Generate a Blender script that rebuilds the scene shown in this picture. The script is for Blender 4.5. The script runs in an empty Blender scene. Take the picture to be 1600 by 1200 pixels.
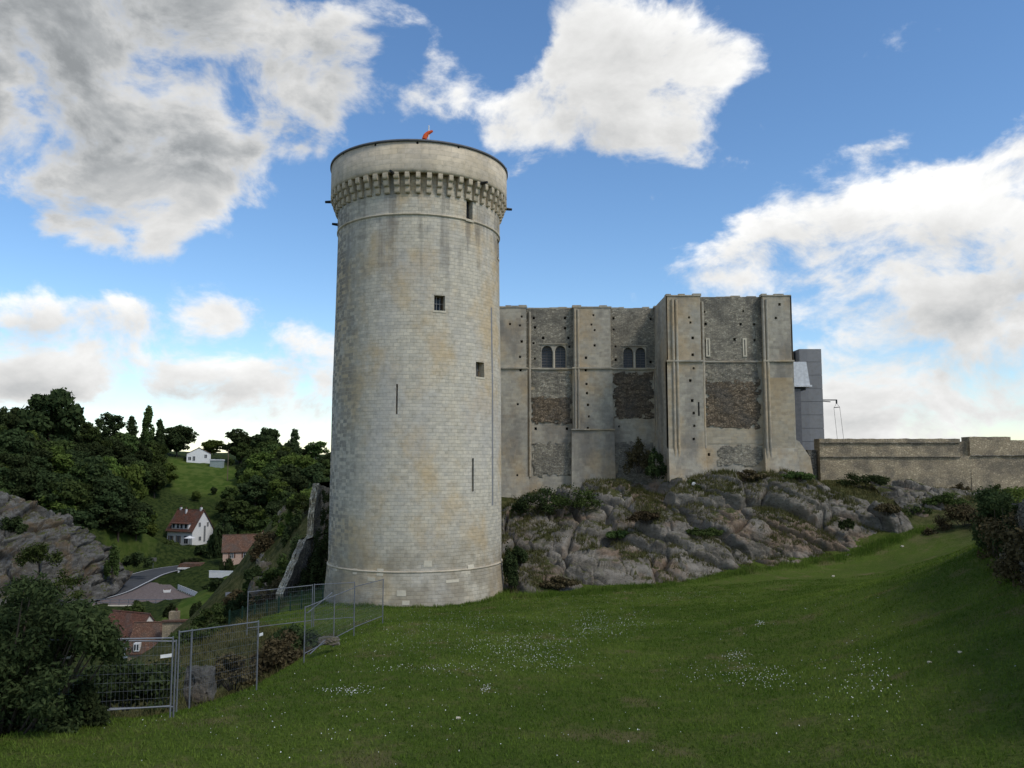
import bpy, math, random
import numpy as np
from mathutils import Vector, Matrix, noise
random.seed(7); RNG = np.random.default_rng(7)
scene = bpy.context.scene
C = scene.collection
R = math.radians
# ------------------------------------------------------------------ camera
CAMZ = 10.0
F = 1250.0                      # focal length in photo pixels (1600 wide)
PITCH = math.atan(120 / F)
cam = bpy.data.cameras.new('Camera'); camo = bpy.data.objects.new('Camera', cam); C.objects.link(camo)
camo.location = (0, 0, CAMZ); camo.rotation_euler = (math.pi / 2 + PITCH, 0, 0)
cam.sensor_width = 36; cam.lens = 36 * F / 1600; cam.clip_start = 0.1; cam.clip_end = 20000
scene.camera = camo
SP, CP = math.sin(PITCH), math.cos(PITCH)
def W(px, py, Y):
    """photo pixel + distance along the ground axis -> world point"""
    xc, yc = (px - 800) / F, (600 - py) / F
    t = Y / (CP - yc * SP)
    return Vector((xc * t, Y, CAMZ + t * (SP + yc * CP)))
def PX(x, y, z):
    d = y * CP + (z - CAMZ) * SP
    return 800 + F * x / d, 600 - F * (-y * SP + (z - CAMZ) * CP) / d
# ------------------------------------------------------------------ light
SUN_EL, SUN_AZ = R(48), R(128)       # azimuth clockwise from +Y
world = bpy.data.worlds.new('World'); scene.world = world; world.use_nodes = True
sun = bpy.data.lights.new('Sun', 'SUN'); suno = bpy.data.objects.new('Sun', sun); C.objects.link(suno)
sun.energy = 1.5; sun.angle = R(14); sun.color = (1, .95, .87)
sd = Vector((math.sin(SUN_AZ) * math.cos(SUN_EL), math.cos(SUN_AZ) * math.cos(SUN_EL), math.sin(SUN_EL)))
suno.rotation_euler = sd.to_track_quat('Z', 'Y').to_euler(); suno.location = (60, -60, 80)
scene.view_settings.view_transform = 'Standard'; scene.view_settings.look = 'None'
scene.view_settings.exposure = 0.4; scene.view_settings.gamma = 1.0

class NT:
    def __init__(s, nt): s.t = nt; s.L = nt.links
    def n(s, typ, **kw):
        x = s.t.nodes.new(typ)
        for k, v in kw.items(): setattr(x, k, v)
        return x
    def put(s, sock, v):
        if v is None: return
        if isinstance(v, bpy.types.NodeSocket): s.L.new(v, sock)
        else:
            if isinstance(v, tuple) and len(v) == 3 and sock.type == 'RGBA': v = (*v, 1)
            sock.default_value = v
    def m(s, op, a, b=None, c=None, clamp=False):
        x = s.n('ShaderNodeMath', operation=op, use_clamp=clamp)
        for i, v in enumerate((a, b, c)): s.put(x.inputs[i], v)
        return x.outputs[0]
    def vm(s, op, a, b=None):
        x = s.n('ShaderNodeVectorMath', operation=op); s.put(x.inputs[0], a); s.put(x.inputs[1], b)
        return x.outputs[0] if op not in ('DOT_PRODUCT', 'LENGTH') else x.outputs['Value']
    def mix(s, f, a, b, mode='MIX'):
        x = s.n('ShaderNodeMix', data_type='RGBA', blend_type=mode)
        s.put(x.inputs[0], f); s.put(x.inputs[6], a); s.put(x.inputs[7], b); return x.outputs[2]
    def ramp(s, f, lo, hi, a=0.0, b=1.0):
        x = s.n('ShaderNodeMapRange', interpolation_type='SMOOTHSTEP'); x.clamp = True
        s.put(x.inputs[0], f)
        for i, v in zip((1, 2, 3, 4), (lo, hi, a, b)): s.put(x.inputs[i], v)
        return x.outputs[0]
    def noise(s, vec, scale, det=4, rough=.55, dist=0):
        x = s.n('ShaderNodeTexNoise'); s.put(x.inputs['Vector'], vec); x.inputs['Scale'].default_value = scale
        x.inputs['Detail'].default_value = det; x.inputs['Roughness'].default_value = rough; x.inputs['Distortion'].default_value = dist
        return x.outputs[0]
    def mapv(s, vec, scale=(1, 1, 1), loc=(0, 0, 0)):
        x = s.n('ShaderNodeMapping'); s.put(x.inputs[0], vec); x.inputs['Scale'].default_value = scale; x.inputs['Location'].default_value = loc
        return x.outputs[0]
# ---- sky: Nishita blue + procedural cumulus laid out by compass bearing and elevation
def build_sky():
    # (photo px, py, rx, ry, weight, greyness)
    CL = [(170, 40, 330, 130, 1.2, .92), (30, 150, 160, 130, .7, .8), (330, 310, 90, 40, .5, .3), (430, 50, 150, 100, .75, .6), (60, 250, 120, 90, .8, .75), (270, 190, 230, 90, .95, .62), (470, 170, 90, 60, .5, .3), (230, 370, 110, 60, .75, .2), (160, 310, 80, 50, .5, .3),
          (930, 40, 120, 90, .9, .34), (880, 160, 130, 70, .95, .26), (1000, 200, 110, 75, .8, .34), (770, 190, 60, 35, .6, .1), (1150, 90, 75, 48, .85, .0), (1080, 60, 70, 60, .6, .15), (1080, 200, 70, 40, .5, .2),
          (1510, 330, 130, 75, 1.0, .12), (1600, 270, 90, 65, .9, .06), (1400, 330, 100, 55, .7, .05), (1190, 380, 90, 50, .85, .05), (1110, 430, 90, 45, .75, .2), (1300, 410, 110, 50, .7, .3), (1560, 430, 150, 55, .8, .40), (1400, 490, 170, 55, .8, .42), (1540, 570, 160, 50, .7, .45), (1320, 570, 120, 50, .75, .3), (1420, 640, 240, 38, .8, .34), (1150, 500, 60, 40, .5, .4),
          (380, 492, 100, 46, 1.0, .22), (90, 515, 130, 46, .95, .25), (200, 490, 60, 30, .6, .1), (230, 585, 170, 36, .85, .34), (420, 600, 120, 36, .75, .26), (60, 610, 120, 34, .8, .38), (250, 645, 300, 24, .6, .42),
          (530, 545, 70, 44, .8, .25), (430, 400, 46, 32, .45, .2), (700, 115, 44, 44, .42, .2), (1240, 212, 46, 20, .42, .3), (1370, 232, 46, 26, .46, .25), (850, 640, 300, 40, .6, .35), (0, 690, 900, 26, .5, .45), (1300, 700, 600, 26, .5, .45)]
    g = bpy.data.node_groups.new('clouds', 'ShaderNodeTree')
    g.interface.new_socket('Vector', in_out='INPUT', socket_type='NodeSocketVector')
    g.interface.new_socket('Density', in_out='OUTPUT', socket_type='NodeSocketFloat')
    g.interface.new_socket('Grey', in_out='OUTPUT', socket_type='NodeSocketFloat')
    k = NT(g); gi = k.n('NodeGroupInput'); go = k.n('NodeGroupOutput')
    v = k.vm('NORMALIZE', gi.outputs[0]); sp = k.n('ShaderNodeSeparateXYZ'); k.put(sp.inputs[0], v)
    wv = k.n('ShaderNodeTexNoise'); wv.inputs['Scale'].default_value = 6; wv.inputs['Detail'].default_value = 3; k.put(wv.inputs[0], v)
    bear = k.m('ARCTAN2', sp.outputs[0], sp.outputs[1]); elev = k.m('ARCSINE', sp.outputs[2])
    ae = k.n('ShaderNodeCombineXYZ'); k.put(ae.inputs[0], bear); k.put(ae.inputs[1], elev)
    wob = k.n('ShaderNodeVectorMath', operation='MULTIPLY_ADD'); k.put(wob.inputs[0], wv.outputs['Color']); wob.inputs[1].default_value = (.13, .085, 0)
    off = k.vm('ADD', ae.outputs[0], (-.065, -.0425, 0)); k.put(wob.inputs[2], off); q = wob.outputs[0]
    tot = gr = 0.0
    for (px, py, rx, ry, w, gy) in CL:
        p = W(px, py, 1) - Vector((0, 0, CAMZ)); a0 = math.atan2(p.x, p.y); e0 = math.atan2(p.z, math.hypot(p.x, p.y)); sx, sy = F / rx * .95, F / ry * .95
        d = k.n('ShaderNodeVectorMath', operation='MULTIPLY_ADD'); k.put(d.inputs[0], q); d.inputs[1].default_value = (sx, sy, 0); d.inputs[2].default_value = (-a0 * sx, -e0 * sy, 0)
        f = k.m('POWER', math.exp(-1.15), k.vm('DOT_PRODUCT', d.outputs[0], d.outputs[0]))
        tot = k.m('MULTIPLY_ADD', f, w, tot); lo = k.m('ADD', k.vm('DOT_PRODUCT', d.outputs[0], (0, -.34, 0)), gy + .10); gr = k.m('MULTIPLY_ADD', k.m('MULTIPLY', f, w), lo, gr)
    # beyond the picture the same kind of broken cumulus goes on
    out = k.m('MAXIMUM', k.ramp(k.m('ABSOLUTE', bear), .64, .85), k.ramp(elev, .62, .8))
    rnd = k.m('MULTIPLY', out, k.ramp(k.noise(v, 2.6, 2), .4, .62, 0, .9))
    tot = k.m('ADD', tot, rnd); gr = k.m('MULTIPLY_ADD', rnd, .4, gr)
    grn = k.m('DIVIDE', gr, k.m('MAXIMUM', tot, .05))
    k.put(go.inputs[0], k.m('MINIMUM', tot, 1.0)); k.put(go.inputs[1], k.m('MINIMUM', k.m('MAXIMUM', grn, 0), .95))
    k = NT(world.node_tree); k.t.nodes.clear()
    tc = k.n('ShaderNodeTexCoord'); d = tc.outputs['Generated']
    sky = k.n('ShaderNodeTexSky', sky_type='NISHITA'); sky.sun_disc = False; sky.sun_elevation = SUN_EL; sky.sun_rotation = SUN_AZ
    sky.air_density = 1.0; sky.dust_density = .15; sky.ozone_density = 3.2
    c1 = k.n('ShaderNodeGroup', node_tree=g); k.put(c1.inputs[0], d)
    def fluff(vec):
        p = k.mapv(vec, (1, 1, 1.5)); return k.m('SUBTRACT', k.m('ADD', k.m('MULTIPLY', k.noise(p, 8.5, 9, .60, .25), 2.9), 0), 1.45)
    fa, fb = fluff(d), fluff(k.vm('ADD', d, (.020, -.008, .030)))
    base = c1.outputs[0]; den = k.m('SUBTRACT', k.m('ADD', base, fa), .50)
    alpha = k.ramp(den, -.06, .50)
    side = k.m('SUBTRACT', fa, fb); thick = k.ramp(den, .15, .95)
    lum = k.m('ADD', k.m('SUBTRACT', .77, k.m('MULTIPLY', c1.outputs[1], k.m('MULTIPLY_ADD', thick, .42, .20))), k.m('MULTIPLY', side, .22))
    lum = k.m('MINIMUM', k.m('MAXIMUM', lum, .25), .84)
    tint = k.mix(k.ramp(lum, .2, .6), (.90, .955, 1.0), (1, 1, .99))
    col = k.vm('MULTIPLY', tint, None); k.put(col.node.inputs[1], lum)
    b1 = k.n('ShaderNodeBackground'); hs = k.n('ShaderNodeHueSaturation'); hs.inputs['Saturation'].default_value = 1.12; k.put(hs.inputs['Color'], sky.outputs[0]); k.put(b1.inputs[0], hs.outputs[0]); b1.inputs[1].default_value = .125
    b2 = k.n('ShaderNodeBackground'); k.put(b2.inputs[0], col); b2.inputs[1].default_value = 1.0
    mx = k.n('ShaderNodeMixShader'); k.put(mx.inputs[0], alpha); k.L.new(b1.outputs[0], mx.inputs[1]); k.L.new(b2.outputs[0], mx.inputs[2])
    world.cycles.sampling_method = 'MANUAL'; world.cycles.sample_map_resolution = 512
    o = k.n('ShaderNodeOutputWorld'); k.L.new(mx.outputs[0], o.inputs[0])
build_sky()

# ------------------------------------------------------------------ materials
MATS = {}
def newmat(name):
    m = bpy.data.materials.new(name); m.use_nodes = True; k = NT(m.node_tree)
    b = k.t.nodes['Principled BSDF']; b.inputs['Specular IOR Level'].default_value = .25
    MATS[name] = m; return m, k, b
def bump(k, b, h, strength, dist):
    x = k.n('ShaderNodeBump'); x.inputs['Strength'].default_value = strength; x.inputs['Distance'].default_value = dist
    k.put(x.inputs['Height'], h); k.L.new(x.outputs[0], b.inputs['Normal'])
def plain(name, col, rough=.7, metal=0, var=.12, scale=3):
    m, k, b = newmat(name); tc = k.n('ShaderNodeTexCoord').outputs['Object']
    n = k.noise(tc, scale, 5)
    k.put(b.inputs[0], k.mix(k.ramp(n, .3, .7), tuple(c * (1 - var) for c in col), tuple(min(1, c * (1 + var)) for c in col)))
    b.inputs['Roughness'].default_value = rough; b.inputs['Metallic'].default_value = metal; bump(k, b, n, .15, .02); return m
def ashlar(name, ca, cb, mortar, bw=.62, bh=.31, buff=(.42, .33, .19), grey=(.20, .19, .175), buffamt=.5, greyamt=.5, mode=None, mort=.012, bumps=.4):
    m, k, b = newmat(name); uv = k.n('ShaderNodeTexCoord').outputs['UV']
    br = k.n('ShaderNodeTexBrick'); br.offset = .5; br.inputs['Scale'].default_value = 1
    wob = k.noise(uv, 1.3, 2); wv = k.vm('ADD', uv, None); cmb = k.n('ShaderNodeCombineXYZ'); k.put(cmb.inputs[0], k.m('MULTIPLY', wob, .25)); k.put(cmb.inputs[1], k.m('MULTIPLY', wob, .10)); k.put(wv.node.inputs[1], cmb.outputs[0])
    k.put(br.inputs['Vector'], wv)
    for i, c in zip((1, 2, 3), (ca, cb, mortar)): br.inputs[i].default_value = (*c, 1)
    br.inputs['Mortar Size'].default_value = mort; br.inputs['Mortar Smooth'].default_value = .35; br.inputs['Bias'].default_value = 0
    br.inputs['Brick Width'].default_value = bw; br.inputs['Row Height'].default_value = bh
    col = br.outputs[0]
    sx = k.n('ShaderNodeSeparateXYZ'); k.put(sx.inputs[0], uv)
    n1 = k.noise(k.mapv(uv, (.22, .16, 1)), 1, 6, .6); n2 = k.noise(k.mapv(uv, (.3, .12, 1), (31, 7, 0)), 1, 7, .62)
    n3 = k.noise(uv, 2.2, 6, .65)
    # per-stone differences: sample noise on snapped block coordinates
    sn = k.n('ShaderNodeVectorMath', operation='SNAP'); k.put(sn.inputs[0], wv); sn.inputs[1].default_value = (bw, bh, 1)
    wn = k.n('ShaderNodeTexWhiteNoise', noise_dimensions='2D'); k.put(wn.inputs[0], sn.outputs[0])
    col = k.mix(k.m('MULTIPLY', k.ramp(n1, .45, .62), buffamt), col, buff)
    col = k.mix(k.m('MULTIPLY', k.ramp(n2, .46, .66), greyamt), col, grey)
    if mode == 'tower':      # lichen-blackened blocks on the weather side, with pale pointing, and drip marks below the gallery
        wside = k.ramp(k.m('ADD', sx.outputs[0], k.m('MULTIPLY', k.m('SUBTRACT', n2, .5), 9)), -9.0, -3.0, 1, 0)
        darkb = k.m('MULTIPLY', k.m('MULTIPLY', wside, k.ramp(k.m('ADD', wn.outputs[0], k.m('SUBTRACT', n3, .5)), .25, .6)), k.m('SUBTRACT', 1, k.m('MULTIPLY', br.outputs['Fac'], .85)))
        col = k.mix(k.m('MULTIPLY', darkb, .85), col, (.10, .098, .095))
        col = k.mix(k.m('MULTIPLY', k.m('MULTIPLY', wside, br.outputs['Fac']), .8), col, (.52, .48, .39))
        st = k.noise(k.mapv(uv, (1.1, .06, 1)), 1, 4, .6); blot = k.noise(k.mapv(uv, (.45, .35, 1), (3, 9, 0)), 1, 5)
        zone = k.m('MULTIPLY', k.ramp(sx.outputs[1], 19, 27), k.ramp(k.m('ADD', st, k.m('MULTIPLY', blot, .6)), .78, .98))
        col = k.mix(k.m('MULTIPLY', zone, .55), col, (.12, .11, .10))
        pale = k.ramp(k.noise(k.mapv(uv, (.5, .5, 1), (11, 3, 0)), 1, 9, .75), .56, .66)
        col = k.mix(k.m('MULTIPLY', pale, .35), col, (.52, .50, .45))
        low = k.m('MULTIPLY', k.ramp(k.m('ADD', sx.outputs[1], k.m('MULTIPLY', n2, 3)), 3.6, 7.2, 1, 0), k.ramp(blot, .36, .6))
        col = k.mix(k.m('MULTIPLY', low, .6), col, (.24, .19, .12))
    col = k.mix(k.m('MULTIPLY', k.m('SUBTRACT', wn.outputs[0], .5), .28), col, (.0, .0, .0)) if False else k.mix(.10, col, k.mix(wn.outputs[0], (.16, .15, .13), (.75, .70, .6)))
    col = k.mix(k.ramp(n3, .42, .75, .0, .38), col, (.16, .145, .115))
    k.put(b.inputs[0], col); b.inputs['Roughness'].default_value = .92; b.inputs['Specular IOR Level'].default_value = .12
    bump(k, b, k.m('SUBTRACT', k.m('MULTIPLY', n3, .5), k.m('MULTIPLY', br.outputs['Fac'], 1)), bumps, .03); return m
def rubble(name, ca, cb, mortar, scale=4.2, flat=1.7):
    m, k, b = newmat(name); uv = k.n('ShaderNodeTexCoord').outputs['UV']
    p = k.mapv(uv, (1, flat, 1)); wob = k.noise(uv, 3, 3)
    vv = k.n('ShaderNodeVectorMath', operation='ADD'); k.put(vv.inputs[0], p); c = k.n('ShaderNodeCombineXYZ'); k.put(c.inputs[0], k.m('MULTIPLY', wob, .2)); k.put(c.inputs[1], k.m('MULTIPLY', wob, .3)); k.put(vv.inputs[1], c.outputs[0])
    vo = k.n('ShaderNodeTexVoronoi', voronoi_dimensions='2D'); k.put(vo.inputs[0], vv.outputs[0]); vo.inputs['Scale'].default_value = scale
    ve = k.n('ShaderNodeTexVoronoi', voronoi_dimensions='2D', feature='DISTANCE_TO_EDGE'); k.put(ve.inputs[0], vv.outputs[0]); ve.inputs['Scale'].default_value = scale
    sc = k.n('ShaderNodeSeparateColor'); k.put(sc.inputs[0], vo.outputs['Color'])
    e = k.ramp(ve.outputs[0], .02, .14); big = k.noise(uv, .45, 5, .6); fine = k.noise(uv, 9, 5, .6)
    col = k.mix(sc.outputs[0], ca, cb); col = k.mix(k.ramp(sc.outputs[1], .8, .9), col, tuple(min(1, x * 1.18) for x in cb))
    col = k.mix(e, mortar, col); col = k.mix(k.ramp(big, .42, .64, 0, .55), col, (.10, .095, .085)); col = k.mix(k.ramp(fine, .45, .7, 0, .4), col, (.07, .065, .055))
    k.put(b.inputs[0], col); b.inputs['Roughness'].default_value = .95; b.inputs['Specular IOR Level'].default_value = .1
    bump(k, b, k.m('ADD', e, k.m('MULTIPLY', fine, .5)), .8, .06); return m
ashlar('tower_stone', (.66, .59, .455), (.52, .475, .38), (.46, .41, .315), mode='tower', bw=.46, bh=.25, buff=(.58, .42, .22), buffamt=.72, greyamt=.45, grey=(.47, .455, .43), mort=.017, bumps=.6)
ashlar('parapet_stone', (.66, .55, .39), (.56, .48, .36), (.42, .36, .27), bw=1.1, bh=.36, buffamt=.35, greyamt=.35, grey=(.27, .25, .22))
ashlar('keep_stone', (.47, .42, .32), (.37, .335, .27), (.40, .355, .27), buff=(.47, .32, .155), grey=(.20, .18, .15), buffamt=.6, greyamt=.85, bw=.55, bh=.28)
ashlar('keep_buff', (.46, .38, .26), (.38, .33, .24), (.36, .31, .24), buff=(.38, .27, .14), grey=(.2, .19, .17), buffamt=.7, greyamt=.4, bw=.6, bh=.3)
ashlar('pale_stone', (.66, .59, .45), (.62, .56, .43), (.5, .45, .36), bw=5, bh=5, buffamt=.2, greyamt=.2, mort=0)
rubble('broken_stone', (.50, .42, .28), (.66, .58, .42), (.36, .29, .19), 2.6, 1.4)
ashlar('concrete', (.20, .205, .215), (.19, .195, .205), (.15, .15, .16), bw=30, bh=30, buff=(.22, .22, .22), grey=(.15, .155, .165), buffamt=.4, greyamt=.5, mort=0, bumps=.1)
rubble('rubble_grey', (.22, .195, .15), (.42, .38, .29), (.28, .25, .195), 4.5)
rubble('rubble_brown', (.10, .075, .05), (.26, .20, .135), (.09, .07, .05), 3.6)
rubble('rubble_wall', (.40, .32, .205), (.53, .43, .285), (.30, .24, .16), 3.4, 1.9)
rubble('rubble_dark', (.10, .09, .075), (.28, .25, .20), (.08, .075, .06), 3.4, 1.5)
rubble('tile_roof', (.13, .055, .035), (.20, .09, .06), (.06, .03, .022), 4, 1.2)
rubble('tile_roof_old', (.15, .075, .05), (.21, .12, .08), (.08, .045, .03), 4, 1.2)
def rockmat(name, ca, cb, pink, veg=.5):
    m, k, b = newmat(name); tc = k.n('ShaderNodeTexCoord').outputs['Object']
    q = k.mapv(tc, (.5, .5, 1.6)); n1 = k.noise(q, .6, 8, .65); n2 = k.noise(tc, 5, 8, .7); n3 = k.noise(tc, .22, 4, .6); n4 = k.noise(tc, 1.4, 5, .6)
    col = k.mix(k.ramp(n1, .35, .65), ca, cb)
    col = k.mix(k.ramp(n3, .5, .66, 0, .75), col, pink)
    col = k.mix(k.ramp(n2, .52, .68, 0, .8), col, tuple(x * .35 for x in ca)); col = k.mix(k.ramp(n4, .58, .72, 0, .5), col, (.29, .28, .25))
    ge = k.n('ShaderNodeNewGeometry'); nz = k.n('ShaderNodeSeparateXYZ'); k.put(nz.inputs[0], ge.outputs['Normal'])
    g = k.m('MULTIPLY', k.ramp(k.m('ADD', nz.outputs[2], k.m('MULTIPLY', k.m('SUBTRACT', n4, .5), 1.3)), .60, .84), k.ramp(k.noise(tc, .35, 4), .42, .58))
    gcol = k.mix(k.ramp(n2, .35, .65), (.035, .045, .012), (.085, .08, .03))
    col = k.mix(k.m('MULTIPLY', g, veg), col, gcol)
    k.put(b.inputs[0], col); b.inputs['Roughness'].default_value = .93; b.inputs['Specular IOR Level'].default_value = .15
    bump(k, b, k.m('ADD', n2, k.m('MULTIPLY', n4, .8)), .7, .12); return m
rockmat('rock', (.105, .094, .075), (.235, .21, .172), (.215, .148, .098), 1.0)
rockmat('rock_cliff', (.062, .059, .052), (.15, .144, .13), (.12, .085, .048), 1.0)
def leafmat(name, ca, cb, trans=.25, lawn=False):
    m = bpy.data.materials.new(name); m.use_nodes = True; k = NT(m.node_tree); MATS[name] = m; k.t.nodes.clear()
    ge = k.n('ShaderNodeNewGeometry'); oi = k.n('ShaderNodeObjectInfo'); tc = k.n('ShaderNodeTexCoord')
    n = k.noise(tc.outputs['Object'], .5, 3)
    f = k.m('ADD', k.m('MULTIPLY', ge.outputs['Random Per Island'], .55), k.m('MULTIPLY', k.ramp(n, .35, .65), .45))
    col = k.mix(f, ca, cb)
    if lawn:      # same patches of thin, dry turf as in the ground below
        o = tc.outputs['Object']; col = k.mix(k.ramp(k.noise(o, 1.1, 6, .65), .46, .66, 0, .5), col, (.15, .185, .04)); col = k.mix(k.m('MULTIPLY', k.ramp(k.noise(o, .42, 6, .65), .55, .68), .6), col, (.20, .165, .07)); col = k.mix(k.ramp(k.noise(o, .16, 5, .6), .4, .62, .5, 0), col, (.045, .085, .012))
    hs = k.n('ShaderNodeHueSaturation'); k.put(hs.inputs['Color'], col)
    k.put(hs.inputs['Value'], k.m('MULTIPLY_ADD', oi.outputs['Random'], .5, .75)); k.put(hs.inputs['Hue'], k.m('MULTIPLY_ADD', oi.outputs['Random'], .03, .485))
    d = k.n('ShaderNodeBsdfDiffuse'); t = k.n('ShaderNodeBsdfTranslucent'); k.put(d.inputs[0], hs.outputs[0]); k.put(t.inputs[0], hs.outputs[0])
    mx = k.n('ShaderNodeMixShader'); mx.inputs[0].default_value = trans; k.L.new(d.outputs[0], mx.inputs[1]); k.L.new(t.outputs[0], mx.inputs[2])
    o = k.n('ShaderNodeOutputMaterial'); k.L.new(mx.outputs[0], o.inputs[0]); return m
leafmat('leaf_dark', (.022, .034, .014), (.075, .100, .038)); leafmat('leaf_mid', (.034, .054, .016), (.105, .140, .044)); leafmat('leaf_light', (.055, .085, .018), (.15, .19, .045))
leafmat('leaf_yellow', (.06, .085, .012), (.15, .18, .035)); leafmat('leaf_red', (.035, .03, .016), (.075, .06, .035)); leafmat('leaf_brown', (.045, .035, .018), (.12, .095, .05), .1)
leafmat('grass_blade', (.070, .112, .014), (.165, .215, .040), lawn=True); leafmat('grass_dry', (.06, .065, .02), (.16, .14, .06))
plain('bark', (.06, .048, .035)); plain('steel', (.18, .19, .205), .6, .4, .15); plain('dark_iron', (.03, .032, .034), .5, .5); plain('white_paint', (.72, .72, .70), .5); plain('render_white', (.70, .69, .66), .8, 0, .06)
plain('render_pink', (.52, .36, .28), .85); plain('slate', (.12, .12, .125), .6); plain('shutter_brown', (.12, .05, .03)); plain('glass', (.03, .035, .045), .12, 0, .2); plain('lead_glass', (.055, .06, .07), .3, 0, .3, 8)
plain('void', (.012, .011, .010), 1); plain('orange_cloth', (.62, .10, .03), .8); plain('zinc', (.26, .25, .24), .5, .5); plain('white_metal', (.62, .63, .64), .4, .1); plain('net_green', (.012, .035, .022)); plain('wood', (.16, .12, .08)); plain('daisy', (.66, .66, .60), .8, 0, .02); plain('dandelion', (.7, .55, .05))
plain('greenhouse', (.30, .35, .33), .5)
def ground_mat():
    m, k, b = newmat('ground'); tc = k.n('ShaderNodeTexCoord').outputs['Object']
    at = k.n('ShaderNodeAttribute', attribute_name='cover'); s = k.n('ShaderNodeSeparateColor'); k.put(s.inputs[0], at.outputs[0])
    a = k.noise(tc, .16, 5, .6); bb = k.noise(tc, 1.1, 6, .65); c = k.noise(tc, 9, 5, .7); fine = k.noise(tc, 38, 3, .7)
    col = k.mix(k.ramp(a, .35, .65), (.075, .118, .016), (.110, .155, .024))
    col = k.mix(k.ramp(bb, .42, .68, 0, .7), col, (.145, .145, .045))
    col = k.mix(k.ramp(c, .38, .66, 0, .75), col, (.040, .066, .010)); col = k.mix(k.ramp(fine, .5, .72, 0, .5), col, (.16, .18, .05))
    col = k.mix(k.m('MULTIPLY', k.ramp(k.noise(tc, .42, 6, .65), .54, .68), .7), col, (.17, .14, .065))
    rough = k.mix(k.ramp(bb, .36, .64), (.045, .052, .016), (.13, .12, .05)); rough = k.mix(k.ramp(c, .4, .65, 0, .7), rough, (.03, .034, .012))
    scrub = k.mix(k.ramp(bb, .4, .6), (.018, .03, .008), (.045, .06, .016))
    field = k.mix(k.ramp(k.noise(tc, .35, 5), .4, .6), (.05, .085, .014), (.09, .12, .026))
    col = k.mix(s.outputs[0], col, rough); col = k.mix(s.outputs[1], col, scrub); col = k.mix(s.outputs[2], col, field)
    k.put(b.inputs[0], col); b.inputs['Roughness'].default_value = 1; b.inputs['Specular IOR Level'].default_value = .05
    bump(k, b, k.m('ADD', c, k.m('MULTIPLY', fine, .7)), .9, .09); return m
ground_mat()
def asphalt():
    m, k, b = newmat('asphalt'); tc = k.n('ShaderNodeTexCoord').outputs['Object']; n = k.noise(tc, .5, 6)
    k.put(b.inputs[0], k.mix(n, (.05, .052, .056), (.085, .087, .09))); b.inputs['Roughness'].default_value = .85
asphalt(); plain('gravel_red', (.16, .125, .11), .95, 0, .25, 2)

# ------------------------------------------------------------------ builders
def link(name, me, mat=None, parent=None):
    o = bpy.data.objects.new(name, me); C.objects.link(o)
    if mat: me.materials.append(MATS[mat])
    if parent: o.parent = parent
    return o
def tag(o, label=None, cat=None, group=None, kind=None):
    for kx, v in (('label', label), ('category', cat), ('group', group), ('kind', kind)):
        if v: o[kx] = v
    return o
def thing(name, label, cat, loc=(0, 0, 0), rz=0, group=None):
    o = bpy.data.objects.new(name, None); C.objects.link(o); o.location = loc; o.rotation_euler.z = rz; o.empty_display_size = .3
    return tag(o, label, cat, group)
class MB:
    def __init__(s): s.v = []; s.f = []; s.uv = []
    def face(s, pts, uvs=None):
        i = len(s.v); s.v += [tuple(p) for p in pts]; s.f.append(tuple(range(i, i + len(pts))))
        if uvs is None:
            a, b_, c = Vector(pts[0]), Vector(pts[1]), Vector(pts[2]); n = (b_ - a).cross(c - a)
            ax = max(range(3), key=lambda q: abs(n[q])); ij = [(1, 2), (0, 2), (0, 1)][ax]
            uvs = [(p[ij[0]], p[ij[1]]) for p in pts]
        s.uv += list(uvs)
    def box(s, c, size, M=None, taper=None):
        hx, hy, hz = size[0] / 2, size[1] / 2, size[2] / 2; tx, ty = taper or (1, 1)
        P = [Vector((sx * hx * (tx if sz > 0 else 1), sy * hy * (ty if sz > 0 else 1), sz * hz)) for sz in (-1, 1) for sy in (-1, 1) for sx in (-1, 1)]
        if M is not None: P = [M @ p for p in P]
        P = [p + Vector(c) for p in P]
        for q in ((0, 2, 3, 1), (4, 5, 7, 6), (0, 1, 5, 4), (2, 6, 7, 3), (0, 4, 6, 2), (1, 3, 7, 5)): s.face([P[j] for j in q])
        return s
    def tube(s, p0, p1, r0, r1=None, n=8, caps=True):
        p0, p1 = Vector(p0), Vector(p1); r1 = r0 if r1 is None else r1
        q = (p1 - p0).to_track_quat('Z', 'Y'); A = [q @ Vector((math.cos(2 * math.pi * i / n), math.sin(2 * math.pi * i / n), 0)) for i in range(n)]
        a = [p0 + x * r0 for x in A]; b = [p1 + x * r1 for x in A]
        for i in range(n): j = (i + 1) % n; s.face([a[i], a[j], b[j], b[i]])
        if caps: s.face(a[::-1]); s.face(b)
        return s
    def extr(s, poly, y0, y1):      # polygon in xz extruded along y
        a = [Vector((x, y0, z)) for x, z in poly]; b = [Vector((x, y1, z)) for x, z in poly]; n = len(poly)
        s.face(a); s.face(b[::-1])
        for i in range(n): j = (i + 1) % n; s.face([a[j], a[i], b[i], b[j]])
        return s
    def mesh(s, name, smooth=False):
        me = bpy.data.meshes.new(name); me.from_pydata(s.v, [], s.f); ul = me.uv_layers.new(name='UV')
        ul.data.foreach_set('uv', np.array(s.uv, dtype=np.float32).ravel())
        if smooth: me.polygons.foreach_set('use_smooth', [True] * len(me.polygons))
        me.update(); return me
    def build(s, name, mat, parent=None, smooth=False): return link(name, s.mesh(name, smooth), mat, parent)
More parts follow.
